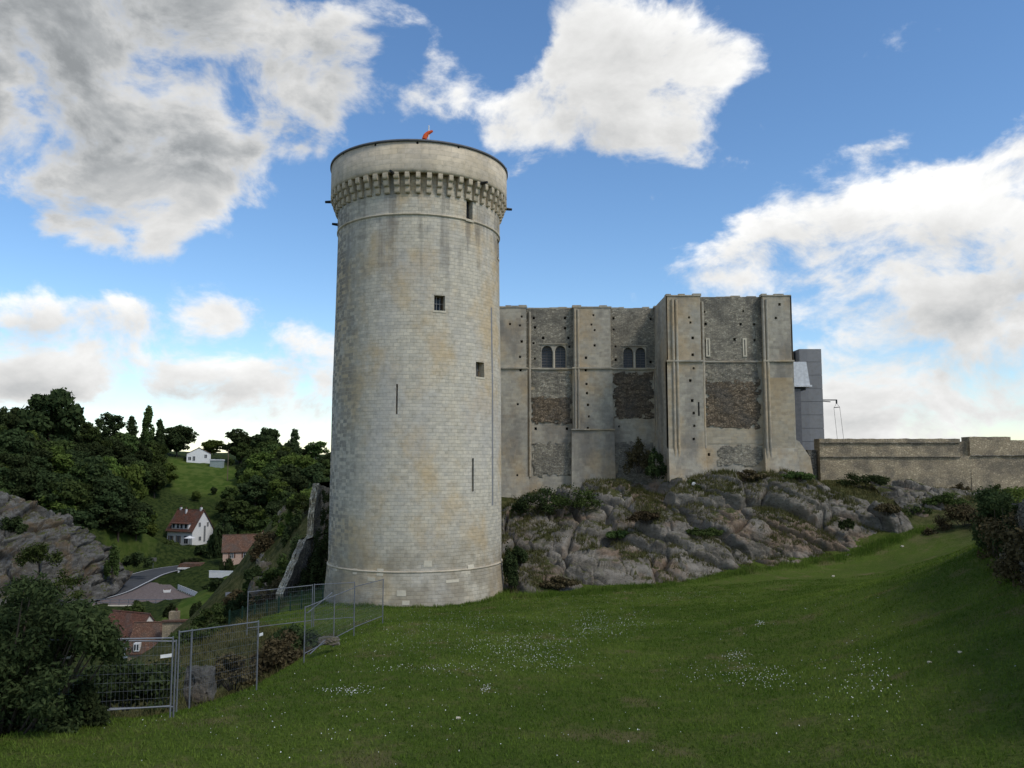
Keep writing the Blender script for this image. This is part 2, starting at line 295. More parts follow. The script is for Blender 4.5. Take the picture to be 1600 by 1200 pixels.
def grid_mesh(name, P, UV=None, smooth=True):
    """P: (nu,nv,3) array"""
    nu, nv = P.shape[:2]; idx = np.arange(nu * nv).reshape(nu, nv)
    f = np.stack([idx[:-1, :-1], idx[1:, :-1], idx[1:, 1:], idx[:-1, 1:]], -1).reshape(-1, 4)
    me = bpy.data.meshes.new(name); me.vertices.add(nu * nv); me.vertices.foreach_set('co', P.reshape(-1, 3).astype(np.float32).ravel())
    me.loops.add(f.size); me.loops.foreach_set('vertex_index', f.ravel().astype(np.int32)); me.polygons.add(len(f))
    me.polygons.foreach_set('loop_start', np.arange(0, f.size, 4, dtype=np.int32)); me.update(calc_edges=True)
    if smooth: me.polygons.foreach_set('use_smooth', [True] * len(f))
    if UV is not None:
        ul = me.uv_layers.new(name='UV'); ul.data.foreach_set('uv', UV.reshape(-1, 2)[f.ravel()].astype(np.float32).ravel())
    me.validate(); return me
def quads_mesh(name, V):
    """V: (n,k,3) separate k-gons"""
    n, kk = V.shape[:2]; me = bpy.data.meshes.new(name); me.vertices.add(n * kk); me.vertices.foreach_set('co', V.astype(np.float32).ravel())
    me.loops.add(n * kk); me.loops.foreach_set('vertex_index', np.arange(n * kk, dtype=np.int32)); me.polygons.add(n)
    me.polygons.foreach_set('loop_start', np.arange(0, n * kk, kk, dtype=np.int32)); me.update(calc_edges=True); return me
def holed(us, vs, holes, fn, name, mat, parent, depth=.5, smooth=False):
    """sheet fn(u,v,d) with real openings: holes = (u0,u1,v0,v1); reveals go in by depth, a dark back closes small ones"""
    U = sorted(set([round(x, 4) for x in us] + [round(h[i], 4) for h in holes for i in (0, 1)])); V = sorted(set([round(x, 4) for x in vs] + [round(h[i], 4) for h in holes for i in (2, 3)]))
    mb = MB()
    for i in range(len(U) - 1):
        for j in range(len(V) - 1):
            um, vm = (U[i] + U[i + 1]) / 2, (V[j] + V[j + 1]) / 2
            if any(h[0] < um < h[1] and h[2] < vm < h[3] for h in holes): continue
            uv = [(U[i], V[j]), (U[i + 1], V[j]), (U[i + 1], V[j + 1]), (U[i], V[j + 1])]
            mb.face([fn(a, b, 0) for a, b in uv], uv)
    for (a, b, c, d) in holes:
        for (p, q) in (((a, c), (b, c)), ((b, c), (b, d)), ((b, d), (a, d)), ((a, d), (a, c))):
            mb.face([fn(*p, 0), fn(*p, depth), fn(*q, depth), fn(*q, 0)], [p, (p[0] + .3, p[1]), (q[0] + .3, q[1]), q])
    return mb.build(name, mat, parent)
# numpy value noise
def vnoise(x, y, seed=0):
    xi, yi = np.floor(x).astype(np.int64), np.floor(y).astype(np.int64); fx, fy = x - xi, y - yi
    fx, fy = fx * fx * (3 - 2 * fx), fy * fy * (3 - 2 * fy)
    def h(a, b):
        n = (a * 374761393 + b * 668265263 + seed * 1442695041) & 0x7fffffff; n = ((n ^ (n >> 13)) * 1274126177) & 0x7fffffff
        return ((n ^ (n >> 16)) & 0xffff) / 65535.0
    return (h(xi, yi) * (1 - fx) + h(xi + 1, yi) * fx) * (1 - fy) + (h(xi, yi + 1) * (1 - fx) + h(xi + 1, yi + 1) * fx) * fy
def fbm(x, y, seed=0, o=4):
    s = 0; a = .5
    for i in range(o): s = s + a * (vnoise(x * 2 ** i, y * 2 ** i, seed + i) - .5); a *= .55
    return s
# ------------------------------------------------------------------ terrain
def wz(px, py, Y): p = W(px, py, Y); return (p.x, p.y, p.z)
CT = []
for X, Y, Z in [(-40, -40, 4), (0, -40, 5), (40, -40, 6), (0, 0, 4.6), (-10, 0, 4.4), (12, 0, 5.8), (25, 0, 7), (-25, 0, 2.5), (-60, 0, -3),
                (0, 17, 3.5), (-5, 17, 3.3), (6, 17, 3.8), (0, 30, 2.3), (0, 42, 1.2), (0, 55, .25), (10, 30, 2.5), (10, 45, 1.4), (10, 60, .5), (20, 62, .9), (15, 53, .9),
                (-5, 25, 2.7), (-7.3, 55.2, .1), (-14, 60, -.3), (-1, 60, .2), (-7, 66, .5), (-10, 48, .6), (-9, 38, 1.5), (27, 60, 1.4), (31, 69, 1.8), (24, 68, 1.2), (5, 60.5, .4), (13, 64, .6),
                (-9.7, 23, 2.75), (-9, 28, 2.35), (-9, 34, 1.7), (-7.3, 43, 1.3), (-6, 20, 3.1), (-12.2, 22, 3.1), (-14, 21.3, 3.35), (-17, 20.5, 3.2), (-13, 17, 3.7), (-10, 15, 3.8),
                (20.2, 35, 6.3), (13.0, 21.5, 5.5), (8, 13, 5.1), (17, 28, 5.9), (15, 30, 4.2), (11, 23, 4.2), (18, 38, 4.2), (23, 45, 4.0), (25, 38, 7.5), (28, 50, 4.2), (40, 40, 8), (18, 20, 7.5), (26, 55, 2.0), (33, 60, 3.0),
                (2, 83, 5.6), (10, 83, 6.0), (15, 80, 5.6), (20, 77, 5.6), (27, 78, 6.4), (8, 72, 2.4), (18, 72, 2.6), (27, 74, 3.6), (33, 88, 8.2), (45, 88, 7.0), (57, 88, 6.2), (80, 88, 5.8), (-5, 84, 6.5), (34, 82, 7.0), (40, 80, 6.2), (48, 78, 6.0), (40, 70, 4.5), (50, 66, 5.5), (38, 62, 4.2), (60, 60, 8), (36, 74, 4.2),
                (30, 120, 9), (90, 120, 9), (90, 60, 9), (120, 200, 8), (0, 130, 6), (60, 300, 9), (200, 0, 9), (150, 400, 10), (0, 300, 6),
                # left: ditch beyond the barriers, rim, then the fall to the valley
                (-14, 30, -1.0), (-13.5, 36, -1.2), (-12.5, 41, -.6), (-17, 26, -.6), (-15, 48, .2), (-17, 54, -.3), (-19, 46, -.8), (-20, 36, -2.5), (-24, 30, -4.5), (-18.5, 64, -1.0), (-18.5, 76, -.5), (-12, 76, 1.5), (-26, 60, -5), (-30, 50, -8), (-34, 80, -12), (-28, 90, -8),
                (-50, 50, -13), (-40, 70, -14), (-60, 90, -18), (-48, 100, -18), (-70, 60, -14), (-100, 60, -12), (-55, 120, -19.5), (-48, 135, -19.6), (-75, 125, -19)]:
    CT.append((X, Y, Z))
for a in [(430, 800, 118), (455, 790, 122), (414, 880, 108), (390, 938, 104), (432, 905, 104), (350, 960, 108), (360, 915, 125), (480, 800, 105),                       # crag knoll
          (290, 851, 227), (250, 851, 224), (330, 849, 229), (290, 852, 222), (260, 853, 219), (320, 852, 224), (372, 882, 190), (340, 884, 188), (200, 850, 215), (400, 800, 240), (330, 745, 270), (300, 722, 286), (350, 728, 286), (260, 760, 262), (440, 760, 255), (500, 770, 250), (480, 725, 300), (400, 735, 290),
          (110, 830, 185), (190, 800, 200), (130, 760, 205), (60, 740, 200), (30, 750, 190), (-100, 760, 180), (90, 690, 235), (0, 690, 225), (180, 700, 262), (230, 715, 275), (-150, 690, 220), (450, 840, 215), (500, 830, 180), (430, 870, 170), (480, 880, 150), (330, 915, 165), (340, 930, 140), (190, 880, 190)]:
    CT.append(wz(*a))
for X, Y, Z in [(-300, 260, 18), (-200, 320, 16), (-120, 360, 12), (-60, 360, 10), (-250, 600, 15), (0, 600, 12), (300, 600, 11), (-600, 300, 15), (600, 300, 10), (-1500, 1500, 20), (0, 1500, 20), (1500, 1500, 20), (-300, 0, -5), (-200, 140, -17), (-160, 100, -17), (-150, 160, -14)]: CT.append((X, Y, Z))
ROAD = [(-150, 128, -17.2), (-112, 141, -17.1), (-96, 148, -17.05), (-86, 155, -17), (-83, 166, -16.9), (-84.5, 180, -16.8), (-86, 193, -16.7), (-84, 202, -16.6), (-77, 208, -16.5), (-65, 210, -16.4), (-48, 209, -16.2)]
def smooth_line(P, n=12):
    P = [Vector(p) for p in P]; out = []
    for i in range(len(P) - 1):
        a, b, c, d = P[max(i - 1, 0)], P[i], P[i + 1], P[min(i + 2, len(P) - 1)]
        for q in range(n):
            t = q / n; out.append(.5 * ((2 * b) + (c - a) * t + (2 * a - 5 * b + 4 * c - d) * t * t + (3 * b - a - 3 * c + d) * t ** 3))
    out.append(P[-1]); return out
RL = np.array([tuple(p) for p in smooth_line(ROAD, 8)])
CT = np.array(CT)
def _fit():
    d = np.linalg.norm(CT[:, None, :2] - CT[None, :, :2], axis=-1); n = len(CT)
    A = np.zeros((n + 3, n + 3)); A[:n, :n] = -d + np.eye(n) * .25; A[:n, n] = 1; A[:n, n + 1:] = CT[:, :2] / 100; A[n:, :n] = A[:n, n:].T
    return np.linalg.solve(A, np.concatenate([CT[:, 2], np.zeros(3)]))
WT = _fit()
def sstep(x, a, b): t = np.clip((x - a) / (b - a), 0, 1); return t * t * (3 - 2 * t)
def lawn_mask(x, y):
    edge = np.interp(y, [0, 16, 23, 28, 34, 43, 50, 60, 64], [-14, -13, -12, -10.4, -10.2, -9.2, -16, -17, -17])
    m = sstep(x, edge - .6, edge + .5) * (1 - sstep(y, 76, 80)) * (1 - sstep(x, 34, 40))
    return m
def gz(x, y):
    x = np.atleast_1d(np.asarray(x, float)); y = np.atleast_1d(np.asarray(y, float)); sh = x.shape; x = x.ravel(); y = y.ravel(); out = np.zeros(len(x)); n = len(CT)
    for s in range(0, len(x), 20000):
        a, b = x[s:s + 20000], y[s:s + 20000]
        d = np.sqrt((a[:, None] - CT[None, :, 0]) ** 2 + (b[:, None] - CT[None, :, 1]) ** 2)
        out[s:s + 20000] = -d @ WT[:n] + WT[n] + WT[n + 1] * a / 100 + WT[n + 2] * b / 100
    lm = lawn_mask(x, y)
    out += fbm(x * .25, y * .25, 3, 4) * (.35 + 1.0 * (1 - lm)) + fbm(x * 1.6, y * 1.6, 9, 3) * (.07 + .25 * (1 - lm))
    # bed of the road and its lay-by
    near = (x > -170) & (x < -40) & (y > 115) & (y < 250)
    if near.any():
        a, b = x[near], y[near]; d = np.sqrt((a[:, None] - RL[None, :, 0]) ** 2 + (b[:, None] - RL[None, :, 1]) ** 2); j = d.argmin(1); dm = d.min(1)
        w = 1 - sstep(dm, 5.5, 11); out[near] = out[near] * (1 - w) + (RL[j, 2] - .12) * w
        w2 = sstep(a, -90, -86) * (1 - sstep(a, -60.5, -60)) * sstep(b, 152.5, 153) * (1 - sstep(b, 178, 184)); out[near] = out[near] * (1 - w2) + (-17.1) * w2
    return out.reshape(sh)
def g1(x, y): return float(gz([x], [y])[0])
def build_ground():
    ang = np.concatenate([np.arange(-180, -60, 6), np.arange(-60, -42, 1.0), np.arange(-42, 42, .25), np.arange(42, 60, 1.0), np.arange(60, 180.1, 6)])
    rad = [.5]
    while rad[-1] < 6000: rad.append(rad[-1] * 1.021 + .05)
    a, r = np.meshgrid(np.radians(ang), np.array(rad), indexing='ij'); x, y = np.sin(a) * r, np.cos(a) * r
    P = np.stack([x, y, gz(x, y)], -1); me = grid_mesh('ground', P); o = link('ground', me, 'ground'); tag(o, kind='structure')
    lm = lawn_mask(x, y); dist = np.hypot(x, y)
    roughm = (1 - lm) * (dist < 140); roughm = np.maximum(roughm, sstep(fbm(x * .3, y * .3, 5), .02, .14) * sstep(x - .45 * y, 2, 7) * sstep(y, 58, 70)); roughm = np.maximum(roughm, sstep(y, 70, 76) * (x > -3))
    scr = sstep(dist, 110, 150) * (x < 0); px = 800 + F * x / np.maximum(y, 1)
    wb = fbm(x * .06, y * .06, 17) * 40; fld = sstep(px + wb, 262, 282) * (1 - sstep(px + wb, 366, 384)) * sstep(y + wb * .3, 252, 262) * (1 - sstep(y, 282, 290))
    fld = np.maximum(fld, sstep(x, -59.5, -58.5) * (1 - sstep(x, -52, -48)) * sstep(y, 120, 130) * (1 - sstep(y, 178, 190)))
    fld = np.maximum(fld, ((px > 170) & (px < 262) & (y > 185) & (y < 210) & (x < -92)) * .3)
    col = np.stack([roughm, scr * (1 - fld), fld, np.ones_like(x)], -1).reshape(-1, 4)
    ca = me.color_attributes.new('cover', 'FLOAT_COLOR', 'POINT'); ca.data.foreach_set('color', col.astype(np.float32).ravel())
build_ground()
# road, lay-by, markings
def ribbon(name, line, off0, off1, dz, mat, parent=None):
    L = [Vector(p) for p in line]; P = []
    for i, p in enumerate(L):
        d = (L[min(i + 1, len(L) - 1)] - L[max(i - 1, 0)]); s = Vector((d.y, -d.x, 0)).normalized()
        P.append([tuple(p + s * off0 + Vector((0, 0, dz))), tuple(p + s * off1 + Vector((0, 0, dz)))])
    return link(name, grid_mesh(name, np.array(P)), mat, parent)
road = ribbon('road', RL, -4.2, 4.2, .02, 'asphalt'); tag(road, kind='structure')
ribbon('edge_line', RL, -3.95, -3.75, .026, 'white_paint', road)
ribbon('lane_line', RL, 3.5, 3.75, .026, 'white_paint', road)
lay = MB(); LB = [(-86, 153.2), (-62.4, 153.2), (-61, 160), (-70, 171), (-77, 182), (-81, 192)]
lay.face([(x, y, -16.99) for x, y in LB]); tag(lay.build('lay_by', 'gravel_red'), kind='structure')

# ------------------------------------------------------------------ fractured rock
def cells(p, s):
    d, pts = noise.voronoi(p); c = pts[0]; rv = noise.cell_vector(c * 13.7); r2 = noise.cell_vector(c * 5.1 + Vector((9, 2, 4)))
    h = (rv.x - .5) * 1.1 + ((r2 - Vector((.5, .5, .5))) * 1.3).dot(p - c)
    e = d[1] - d[0]; cr = max(0, 1 - e / .14)
    return s * (h - .85 * cr * cr)
def crag(p, tilt, s=1.0):
    q = Vector(((p.x * math.cos(tilt) + p.z * math.sin(tilt)) * .55, p.y * .8, (-p.x * math.sin(tilt) + p.z * math.cos(tilt)) * 1.7))
    w = noise.noise_vector(p * .22) * .55 + noise.noise_vector(p * .9) * .12; q = q + w
    return cells(q * .22 / s, 1.5 * s) + cells(q * .58 / s + Vector((7, 3, 1)), .42 * s) + cells(q * 1.9 / s, .13 * s) + noise.noise(p * .09) * 1.3 * s + .06 * noise.fractal(p * 2.5, 1, 2, 3)
def interp_line(P, n):
    P = np.array([tuple(p) for p in P]); d = np.concatenate([[0], np.cumsum(np.linalg.norm(np.diff(P, axis=0), axis=1))]); s = np.linspace(0, d[-1], n)
    return np.stack([np.interp(s, d, P[:, i]) for i in range(3)], -1)
def rock_sheet(name, bottom, top, nu, nv, tilt, s, mat, bulge=1.0, ends=.06):
    B, T = interp_line(bottom, nu), interp_line(top, nu); P = np.zeros((nu, nv, 3))
    for i in range(nu):
        b, t = Vector(B[i]), Vector(T[i]); u = i / (nu - 1); ee = min(1, min(u, 1 - u) / ends)
        tb = Vector(B[min(i + 4, nu - 1)]) - Vector(B[max(i - 4, 0)]); nrm = tb.cross(t - b).normalized()
        if nrm.z < 0: nrm = -nrm
        for j in range(nv):
            v = j / (nv - 1); p = b.lerp(t, v); k = math.sin(math.pi * min(1, v * 1.02)) ** .6
            p = p + nrm * (bulge * k * ee); dd = crag(p, tilt, s)
            p = p + nrm * dd * (.25 + .75 * min(1, v / .12)) * min(1, (1 - v) / .06 + .3) * ee
            P[i, j] = p
    me = grid_mesh(name, P, smooth=False); o = link(name, me, mat); tag(o, kind='structure'); return o, P
def under(x, y, d=.6): return (x, y, g1(x, y) - d)
OUT_B = [under(W(px, py, Y).x, Y, .7) for px, py, Y in [(770, 940, 58.5), (850, 935, 59.5), (940, 922, 60.8), (1040, 912, 62.8), (1120, 902, 65), (1180, 895, 66.5), (1290, 885, 69), (1380, 872, 71), (1450, 855, 72.5)]]
OUT_T = [tuple(W(px, py, Y) - Vector((0, 0, .1))) for px, py, Y in [(755, 792, 80), (850, 772, 82), (960, 748, 83), (1040, 748, 78.5), (1110, 738, 77.8), (1200, 733, 78), (1275, 745, 79.5), (1360, 790, 79), (1450, 835, 76)]]
_, OUTP = rock_sheet('rock_outcrop', OUT_B, OUT_T, 560, 200, R(-24), .85, 'rock', 1.5)
rock_sheet('rock_ledge', [under(*W(1365, 0, 77.5).xy), under(*W(1430, 0, 75).xy), under(*W(1470, 0, 76).xy)], [tuple(W(1360, 752, 84)), tuple(W(1420, 752, 84)), tuple(W(1480, 770, 83))], 120, 70, R(-24), .6, 'rock', .7, .2)
rock_sheet('rock_ledge', [under(W(1470, 0, 78).x, 78), under(W(1530, 0, 78).x, 78), under(W(1590, 0, 79).x, 79)], [tuple(W(1465, 763, 85)), tuple(W(1530, 768, 85)), tuple(W(1600, 776, 85))], 110, 50, R(-24), .5, 'rock', .5, .2)
for a_, b_, c_, y_, t_ in [(1395, 1470, 74, 776, 805), (1500, 1570, 80, 770, 792), (1430, 1500, 78, 762, 782)]:
    rock_sheet('rock_ledge', [under(W(a_ + (b_ - a_) * q, 0, c_).x, c_ + q, .5) for q in (0, .5, 1)], [tuple(W(a_ + (b_ - a_) * q, y_ + 8 * abs(q - .4), c_ + 5)) for q in (0, .5, 1)], 100, 46, R(-24), .45, 'rock', .5, .25)
CB = [tuple(W(px, py, Y)) for px, py, Y in [(-140, 950, 138), (0, 950, 146), (90, 942, 150), (150, 938, 156), (185, 925, 165), (200, 905, 176)]]
CTT = [tuple(W(px, py, Y)) for px, py, Y in [(-150, 735, 165), (0, 768, 166), (60, 785, 168), (110, 815, 170), (165, 850, 172), (192, 885, 178)]]
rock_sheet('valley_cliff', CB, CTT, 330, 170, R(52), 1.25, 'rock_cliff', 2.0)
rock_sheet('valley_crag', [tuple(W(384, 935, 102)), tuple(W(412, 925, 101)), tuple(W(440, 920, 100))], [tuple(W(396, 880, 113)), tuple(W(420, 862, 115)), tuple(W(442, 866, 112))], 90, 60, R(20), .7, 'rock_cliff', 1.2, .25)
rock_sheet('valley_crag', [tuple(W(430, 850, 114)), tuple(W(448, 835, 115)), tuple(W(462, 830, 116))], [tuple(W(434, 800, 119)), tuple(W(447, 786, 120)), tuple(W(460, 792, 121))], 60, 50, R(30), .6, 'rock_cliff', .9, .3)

# ------------------------------------------------------------------ round tower
TX, TY = -7.3, 61.7
tower = thing('round_tower', 'tall cylindrical pale limestone tower with corbelled parapet, standing on the lawn', 'tower', (TX, TY, 0))
PROF = [(-2, 6.9), (0, 6.76), (2.45, 6.56), (2.5, 6.50), (10, 6.47), (16.45, 6.44), (16.5, 6.425), (22, 6.33), (27.45, 6.27), (27.5, 6.32), (31, 6.32)]
def trad(z): return float(np.interp(z, [p[0] for p in PROF], [p[1] for p in PROF]))
A0 = math.atan2(-TX, -TY)           # bearing from the axis to the camera
def tpt(u, z, d, base=None):         # u = metres along the wall measured at r=6.4 from the side facing the camera, right positive
    a = u / 6.4; r = (trad(z) if base is None else base) - d
    vx, vy = -TX / math.hypot(TX, TY), -TY / math.hypot(TX, TY)     # towards camera
    rx, ry = -vy, vx                                                # right-hand side as seen from the camera
    return (r * (vx * math.cos(a) + rx * math.sin(a)), r * (vy * math.cos(a) + ry * math.sin(a)), z)
def tower_uv(px, py):                # photo pixel on the tower face -> (u, z)
    best = None
    for i in range(-100, 101):
        u = i * .1; z = 15
        for _ in range(4):
            p = tpt(u, z, 0); z = W(px, py, TY + p[1]).z
        p = tpt(u, z, 0); e = abs(PX(TX + p[0], TY + p[1], z)[0] - px)
        if best is None or e < best[0]: best = (e, u, z)
    return best[1], best[2]
WIN = []
for (x0, x1, y0, y1, kind) in [(728, 739, 311, 345, 'bar'), (679, 695, 461, 486, 'case'), (743, 757, 565, 590, 'case'), (618.6, 621, 600, 647, 'slit'), (738, 740.2, 716, 768, 'slit'), (777, 780.5, 372, 408, 'case')]:
    u0, z1 = tower_uv(x0, y0); u1, z0 = tower_uv(x1, y1)
    if u1 - u0 < .12: u1 = u0 + .13
    WIN.append((u0, u1, z0, z1, kind))
us = np.linspace(-6.4 * math.pi, 6.4 * math.pi, 145); vs = sorted([p[0] for p in PROF] + list(np.arange(-1, 31, 1.5)))
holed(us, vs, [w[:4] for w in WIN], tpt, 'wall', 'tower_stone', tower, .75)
for (u0, u1, z0, z1, kind) in WIN:
    mb = MB(); P = lambda u, z, d: Vector(tpt(u, z, d, trad((z0 + z1) / 2)))
    mb.face([P(u0 - .02, z0 - .02, .72), P(u1 + .02, z0 - .02, .72), P(u1 + .02, z1 + .02, .72), P(u0 - .02, z1 + .02, .72)])
    if kind == 'slit': mb.build('slit_back', 'void', tower); continue
    w = mb.build('window', 'glass', tower)
    fr = MB(); th = .09
    for (a, b, c, d) in ((u0, u1, z0, z0 + th), (u0, u1, z1 - th, z1), (u0, u0 + th, z0, z1), (u1 - th, u1, z0, z1)):
        fr.tube(P((a + b) / 2 if b - a < .2 else a, (c + d) / 2 if d - c < .2 else c, .5), P((a + b) / 2 if b - a < .2 else b, (c + d) / 2 if d - c < .2 else d, .5), .06, n=4)
    fr.build('frame', 'wood' if kind == 'case' else 'dark_iron', w)
    nb, nh = (3, 4) if kind == 'bar' else (2, 1)
    for i in range(nb): MB().tube(P(u0 + (i + 1) * (u1 - u0) / (nb + 1), z0, .42), P(u0 + (i + 1) * (u1 - u0) / (nb + 1), z1, .42), .022, n=5).build('bar', 'zinc' if kind == 'case' else 'dark_iron', w)
    for i in range(nh): MB().tube(P(u0, z0 + (i + 1) * (z1 - z0) / (nh + 1), .42), P(u1, z0 + (i + 1) * (z1 - z0) / (nh + 1), .42), .022, n=5).build('bar', 'zinc' if kind == 'case' else 'dark_iron', w)
    s = MB()
    for i in range(3):
        a, b = u0 - .08 + i * (u1 - u0 + .16) / 3, u0 - .08 + (i + 1) * (u1 - u0 + .16) / 3
        s.face([P(a, z0 - .14, -.05), P(b, z0 - .14, -.05), P(b, z0, -.05), P(a, z0, -.05)]); s.face([P(a, z0, -.05), P(b, z0, -.05), P(b, z0, .5), P(a, z0, .5)])
    s.build('sill', 'pale_stone', w)
def ring(name, prof, mat, n=144, uvr=6.8, parent=tower):
    a = np.linspace(0, 2 * math.pi, n + 1); P = np.zeros((n + 1, len(prof), 3)); UV = np.zeros((n + 1, len(prof), 2)); s = 0
    for j, (r, z) in enumerate(prof):
        if j: s += math.hypot(r - prof[j - 1][0], z - prof[j - 1][1])
        P[:, j, 0] = np.cos(a) * r; P[:, j, 1] = np.sin(a) * r; P[:, j, 2] = z; UV[:, j, 0] = a * uvr; UV[:, j, 1] = s
    return link(name, grid_mesh(name, P, UV, False), mat, parent)
ring('parapet', [(6.3, 31.3), (6.58, 31.3), (6.58, 30.35), (6.86, 30.35), (6.88, 30.6), (6.88, 32.55), (6.3, 32.6), (6.3, 31.6), (0.01, 31.7)], 'parapet_stone')
ring('coping', [(6.2, 32.55), (6.97, 32.55), (6.97, 32.70), (6.2, 32.74)], 'slate')
ring('string_course', [(6.25, 27.38), (6.36, 27.42), (6.36, 27.52), (6.25, 27.58)], 'parapet_stone')
ring('string_course', [(6.4, 2.44), (6.585, 2.42), (6.585, 2.51), (6.4, 2.58)], 'parapet_stone')
cb = MB()                     # three rounded steps
for k, (out, z0, z1) in enumerate([(.22, 28.95, 29.45), (.40, 29.42, 29.92), (.575, 29.89, 30.34)]):
    n = 5; poly = [(-.15, z0 + .05 + .0), (out - .12, z0)] + [(out - .12 + .12 * math.sin(math.pi / 2 * i / n), z0 + .18 - .18 * math.cos(math.pi / 2 * i / n)) for i in range(1, n + 1)] + [(out, z1), (-.15, z1)]
    a = [Vector((x, -.17, z)) for x, z in poly]; b = [Vector((x, .17, z)) for x, z in poly]; cb.face(a); cb.face(b[::-1])
    for i in range(len(poly)): j = (i + 1) % len(poly); cb.face([a[j], a[i], b[i], b[j]])
cbm = cb.mesh('corbel'); cbm.materials.append(MATS['parapet_stone'])
NC = 54
for i in range(NC):
    a = 2 * math.pi * (i + .35) / NC; o = bpy.data.objects.new('corbel', cbm); C.objects.link(o); o.parent = tower
    o.location = (math.cos(a) * 6.31, math.sin(a) * 6.31, (random.random() - .5) * .02); o.rotation_euler.z = a + (random.random() - .5) * .02; o.scale = (1, .9 + .25 * random.random(), 1)
for px, py in [(618, 266), (744, 277)]:
    u, z = tower_uv(px, py); p = Vector(tpt(u, z, 0)); d = Vector((p.x, p.y, 0)).normalized()
    MB().tube(d * 6.4 + Vector((0, 0, 30.3)), d * 7.5 + Vector((0, 0, 30.2)), .14, .09, 8).build('spout', 'dark_iron', tower)
for a in (-92, 92, -150, 150, 30 + 180):
    d = Vector(tpt(R(a) * 6.4, 30, 0)); d = Vector((d.x, d.y, 0)).normalized(); z = 30.2 if a != -92 else 30.25
    MB().tube(d * 6.4 + Vector((0, 0, z)), d * 7.38 + Vector((0, 0, z - .05)), .15, .10, 8).build('spout', 'dark_iron', tower)
d = Vector(tpt(R(-86) * 6.4, 29, 0)); d = Vector((d.x, d.y, 0)).normalized(); MB().tube(d * 6.2 + Vector((0, 0, 28.2)), d * 6.75 + Vector((0, 0, 28.25)), .13, .09, 8).build('spout', 'dark_iron', tower)
for px, py in [(548, 243), (593, 231), (652, 228), (711, 234), (757, 246), (785, 264)]:      # drain holes in the parapet
    u, z = tower_uv(px, py); p = Vector(tpt(u, 31, 0)); d = Vector((p.x, p.y, 0)).normalized()
    MB().tube(d * 6.80 + Vector((0, 0, z)), d * 6.884 + Vector((0, 0, z)), .09, n=10).build('drain_hole', 'void', tower)
for (px, py, w, h) in [(669, 881, 12, 9), (735, 886, 12, 7), (594, 894, 10, 10), (555, 893, 8, 8), (526, 888, 6, 8), (628, 927, 13, 8), (635, 942, 10, 6), (731, 895, 9, 5), (580, 905, 12, 5), (707, 908, 20, 4)]:
    u, z = tower_uv(px, py); w *= .047; h *= .047; mb = MB()
    pp = [[tpt(u + (i - 1) * w / 2, z + sz * h / 2, -.02 - .0) for i in range(3)] for sz in (-1, 1)]
    for i in range(2): mb.face([pp[0][i], pp[0][i + 1], pp[1][i + 1], pp[1][i]])
    for sz, r in ((0, pp[0]), (1, pp[1])):
        inn = [tpt(u + (i - 1) * w / 2, z + (sz * 2 - 1) * h / 2, .05) for i in range(3)]
        for i in range(2): mb.face([r[i], r[i + 1], inn[i + 1], inn[i]])
    mb.build('replacement_block', 'pale_stone', tower)
u, z1 = tower_uv(766.5, 480); z0 = tower_uv(766.5, 790)[1]; mb = MB()
for i in range(8):
    a, b = z0 + i * (z1 - z0) / 8, z0 + (i + 1) * (z1 - z0) / 8
    mb.face([tpt(u, a, -.008), tpt(u + .24, a, -.008), tpt(u + .24, b, -.008), tpt(u, b, -.008)], [(u, a), (u + .24, a), (u + .24, b), (u, b)])
mb.build('patched_chase', 'concrete', tower)
# windsock on the roof
p = W(669, 215, 61.5); ws = thing('windsock', 'orange windsock on a thin white pole on the tower roof', 'windsock', (p.x, p.y, 31.68))
MB().tube((0, 0, 0), (0.05, 0, W(670, 196, 61.5).z - 31.68), .06, .045, 8).build('pole', 'white_paint', ws)
mb = MB(); pts = [(-.42, -.05, 1.35, .27), (-.30, 0, 1.75, .27), (-.05, 0, 2.05, .22), (.25, 0, 2.2, .17), (.5, 0, 2.32, .11)]
for a, b in zip(pts[:-1], pts[1:]): mb.tube(a[:3], b[:3], a[3], b[3], 10, False)
so = mb.build('sock', 'orange_cloth', ws, True); so.scale = (.72, .72, .72); so.location.z = W(668, 211, 61.5).z - 31.68 - 1.33

# ------------------------------------------------------------------ keep
keep = thing('castle_keep', 'square grey medieval stone keep with flat buttresses on the rock outcrop', 'castle', (0, 84, 4))
def kx(px, Y=84): return (px - 800) / F * Y / CP
def kz(py, Y=84): return W(800, py, Y).z
ZT = 26.35; ZS = kz(575)
def panel(name, x0, x1, z0, z1, Y, holes, mat, parent=keep, nx=None, depth=.55):
    us = np.linspace(x0, x1, nx or max(2, int((x1 - x0) / 1.2) + 2)); vs = np.linspace(z0, z1, max(2, int((z1 - z0) / 1.2) + 2))
    px0, py0, pz0 = parent.matrix_basis.translation if parent else (0, 0, 0)
    hs = [h for h in holes if x0 < (h[0] + h[1]) / 2 < x1 and z0 < (h[2] + h[3]) / 2 < z1]
    o = holed(us, vs, hs, lambda u, v, d: (u, Y + d - 84, v - 4), name, mat, parent, depth)
    return o
def put(L, ox, oy, sc, Y, s=.115):
    out = []
    for a, b in L:
        x, z = kx(ox + a * sc, Y), kz(oy + b * sc, Y); q = s * random.uniform(.8, 1.15); out.append((x - q, x + q, z - q * 1.1, z + q * 1.1))
    return out
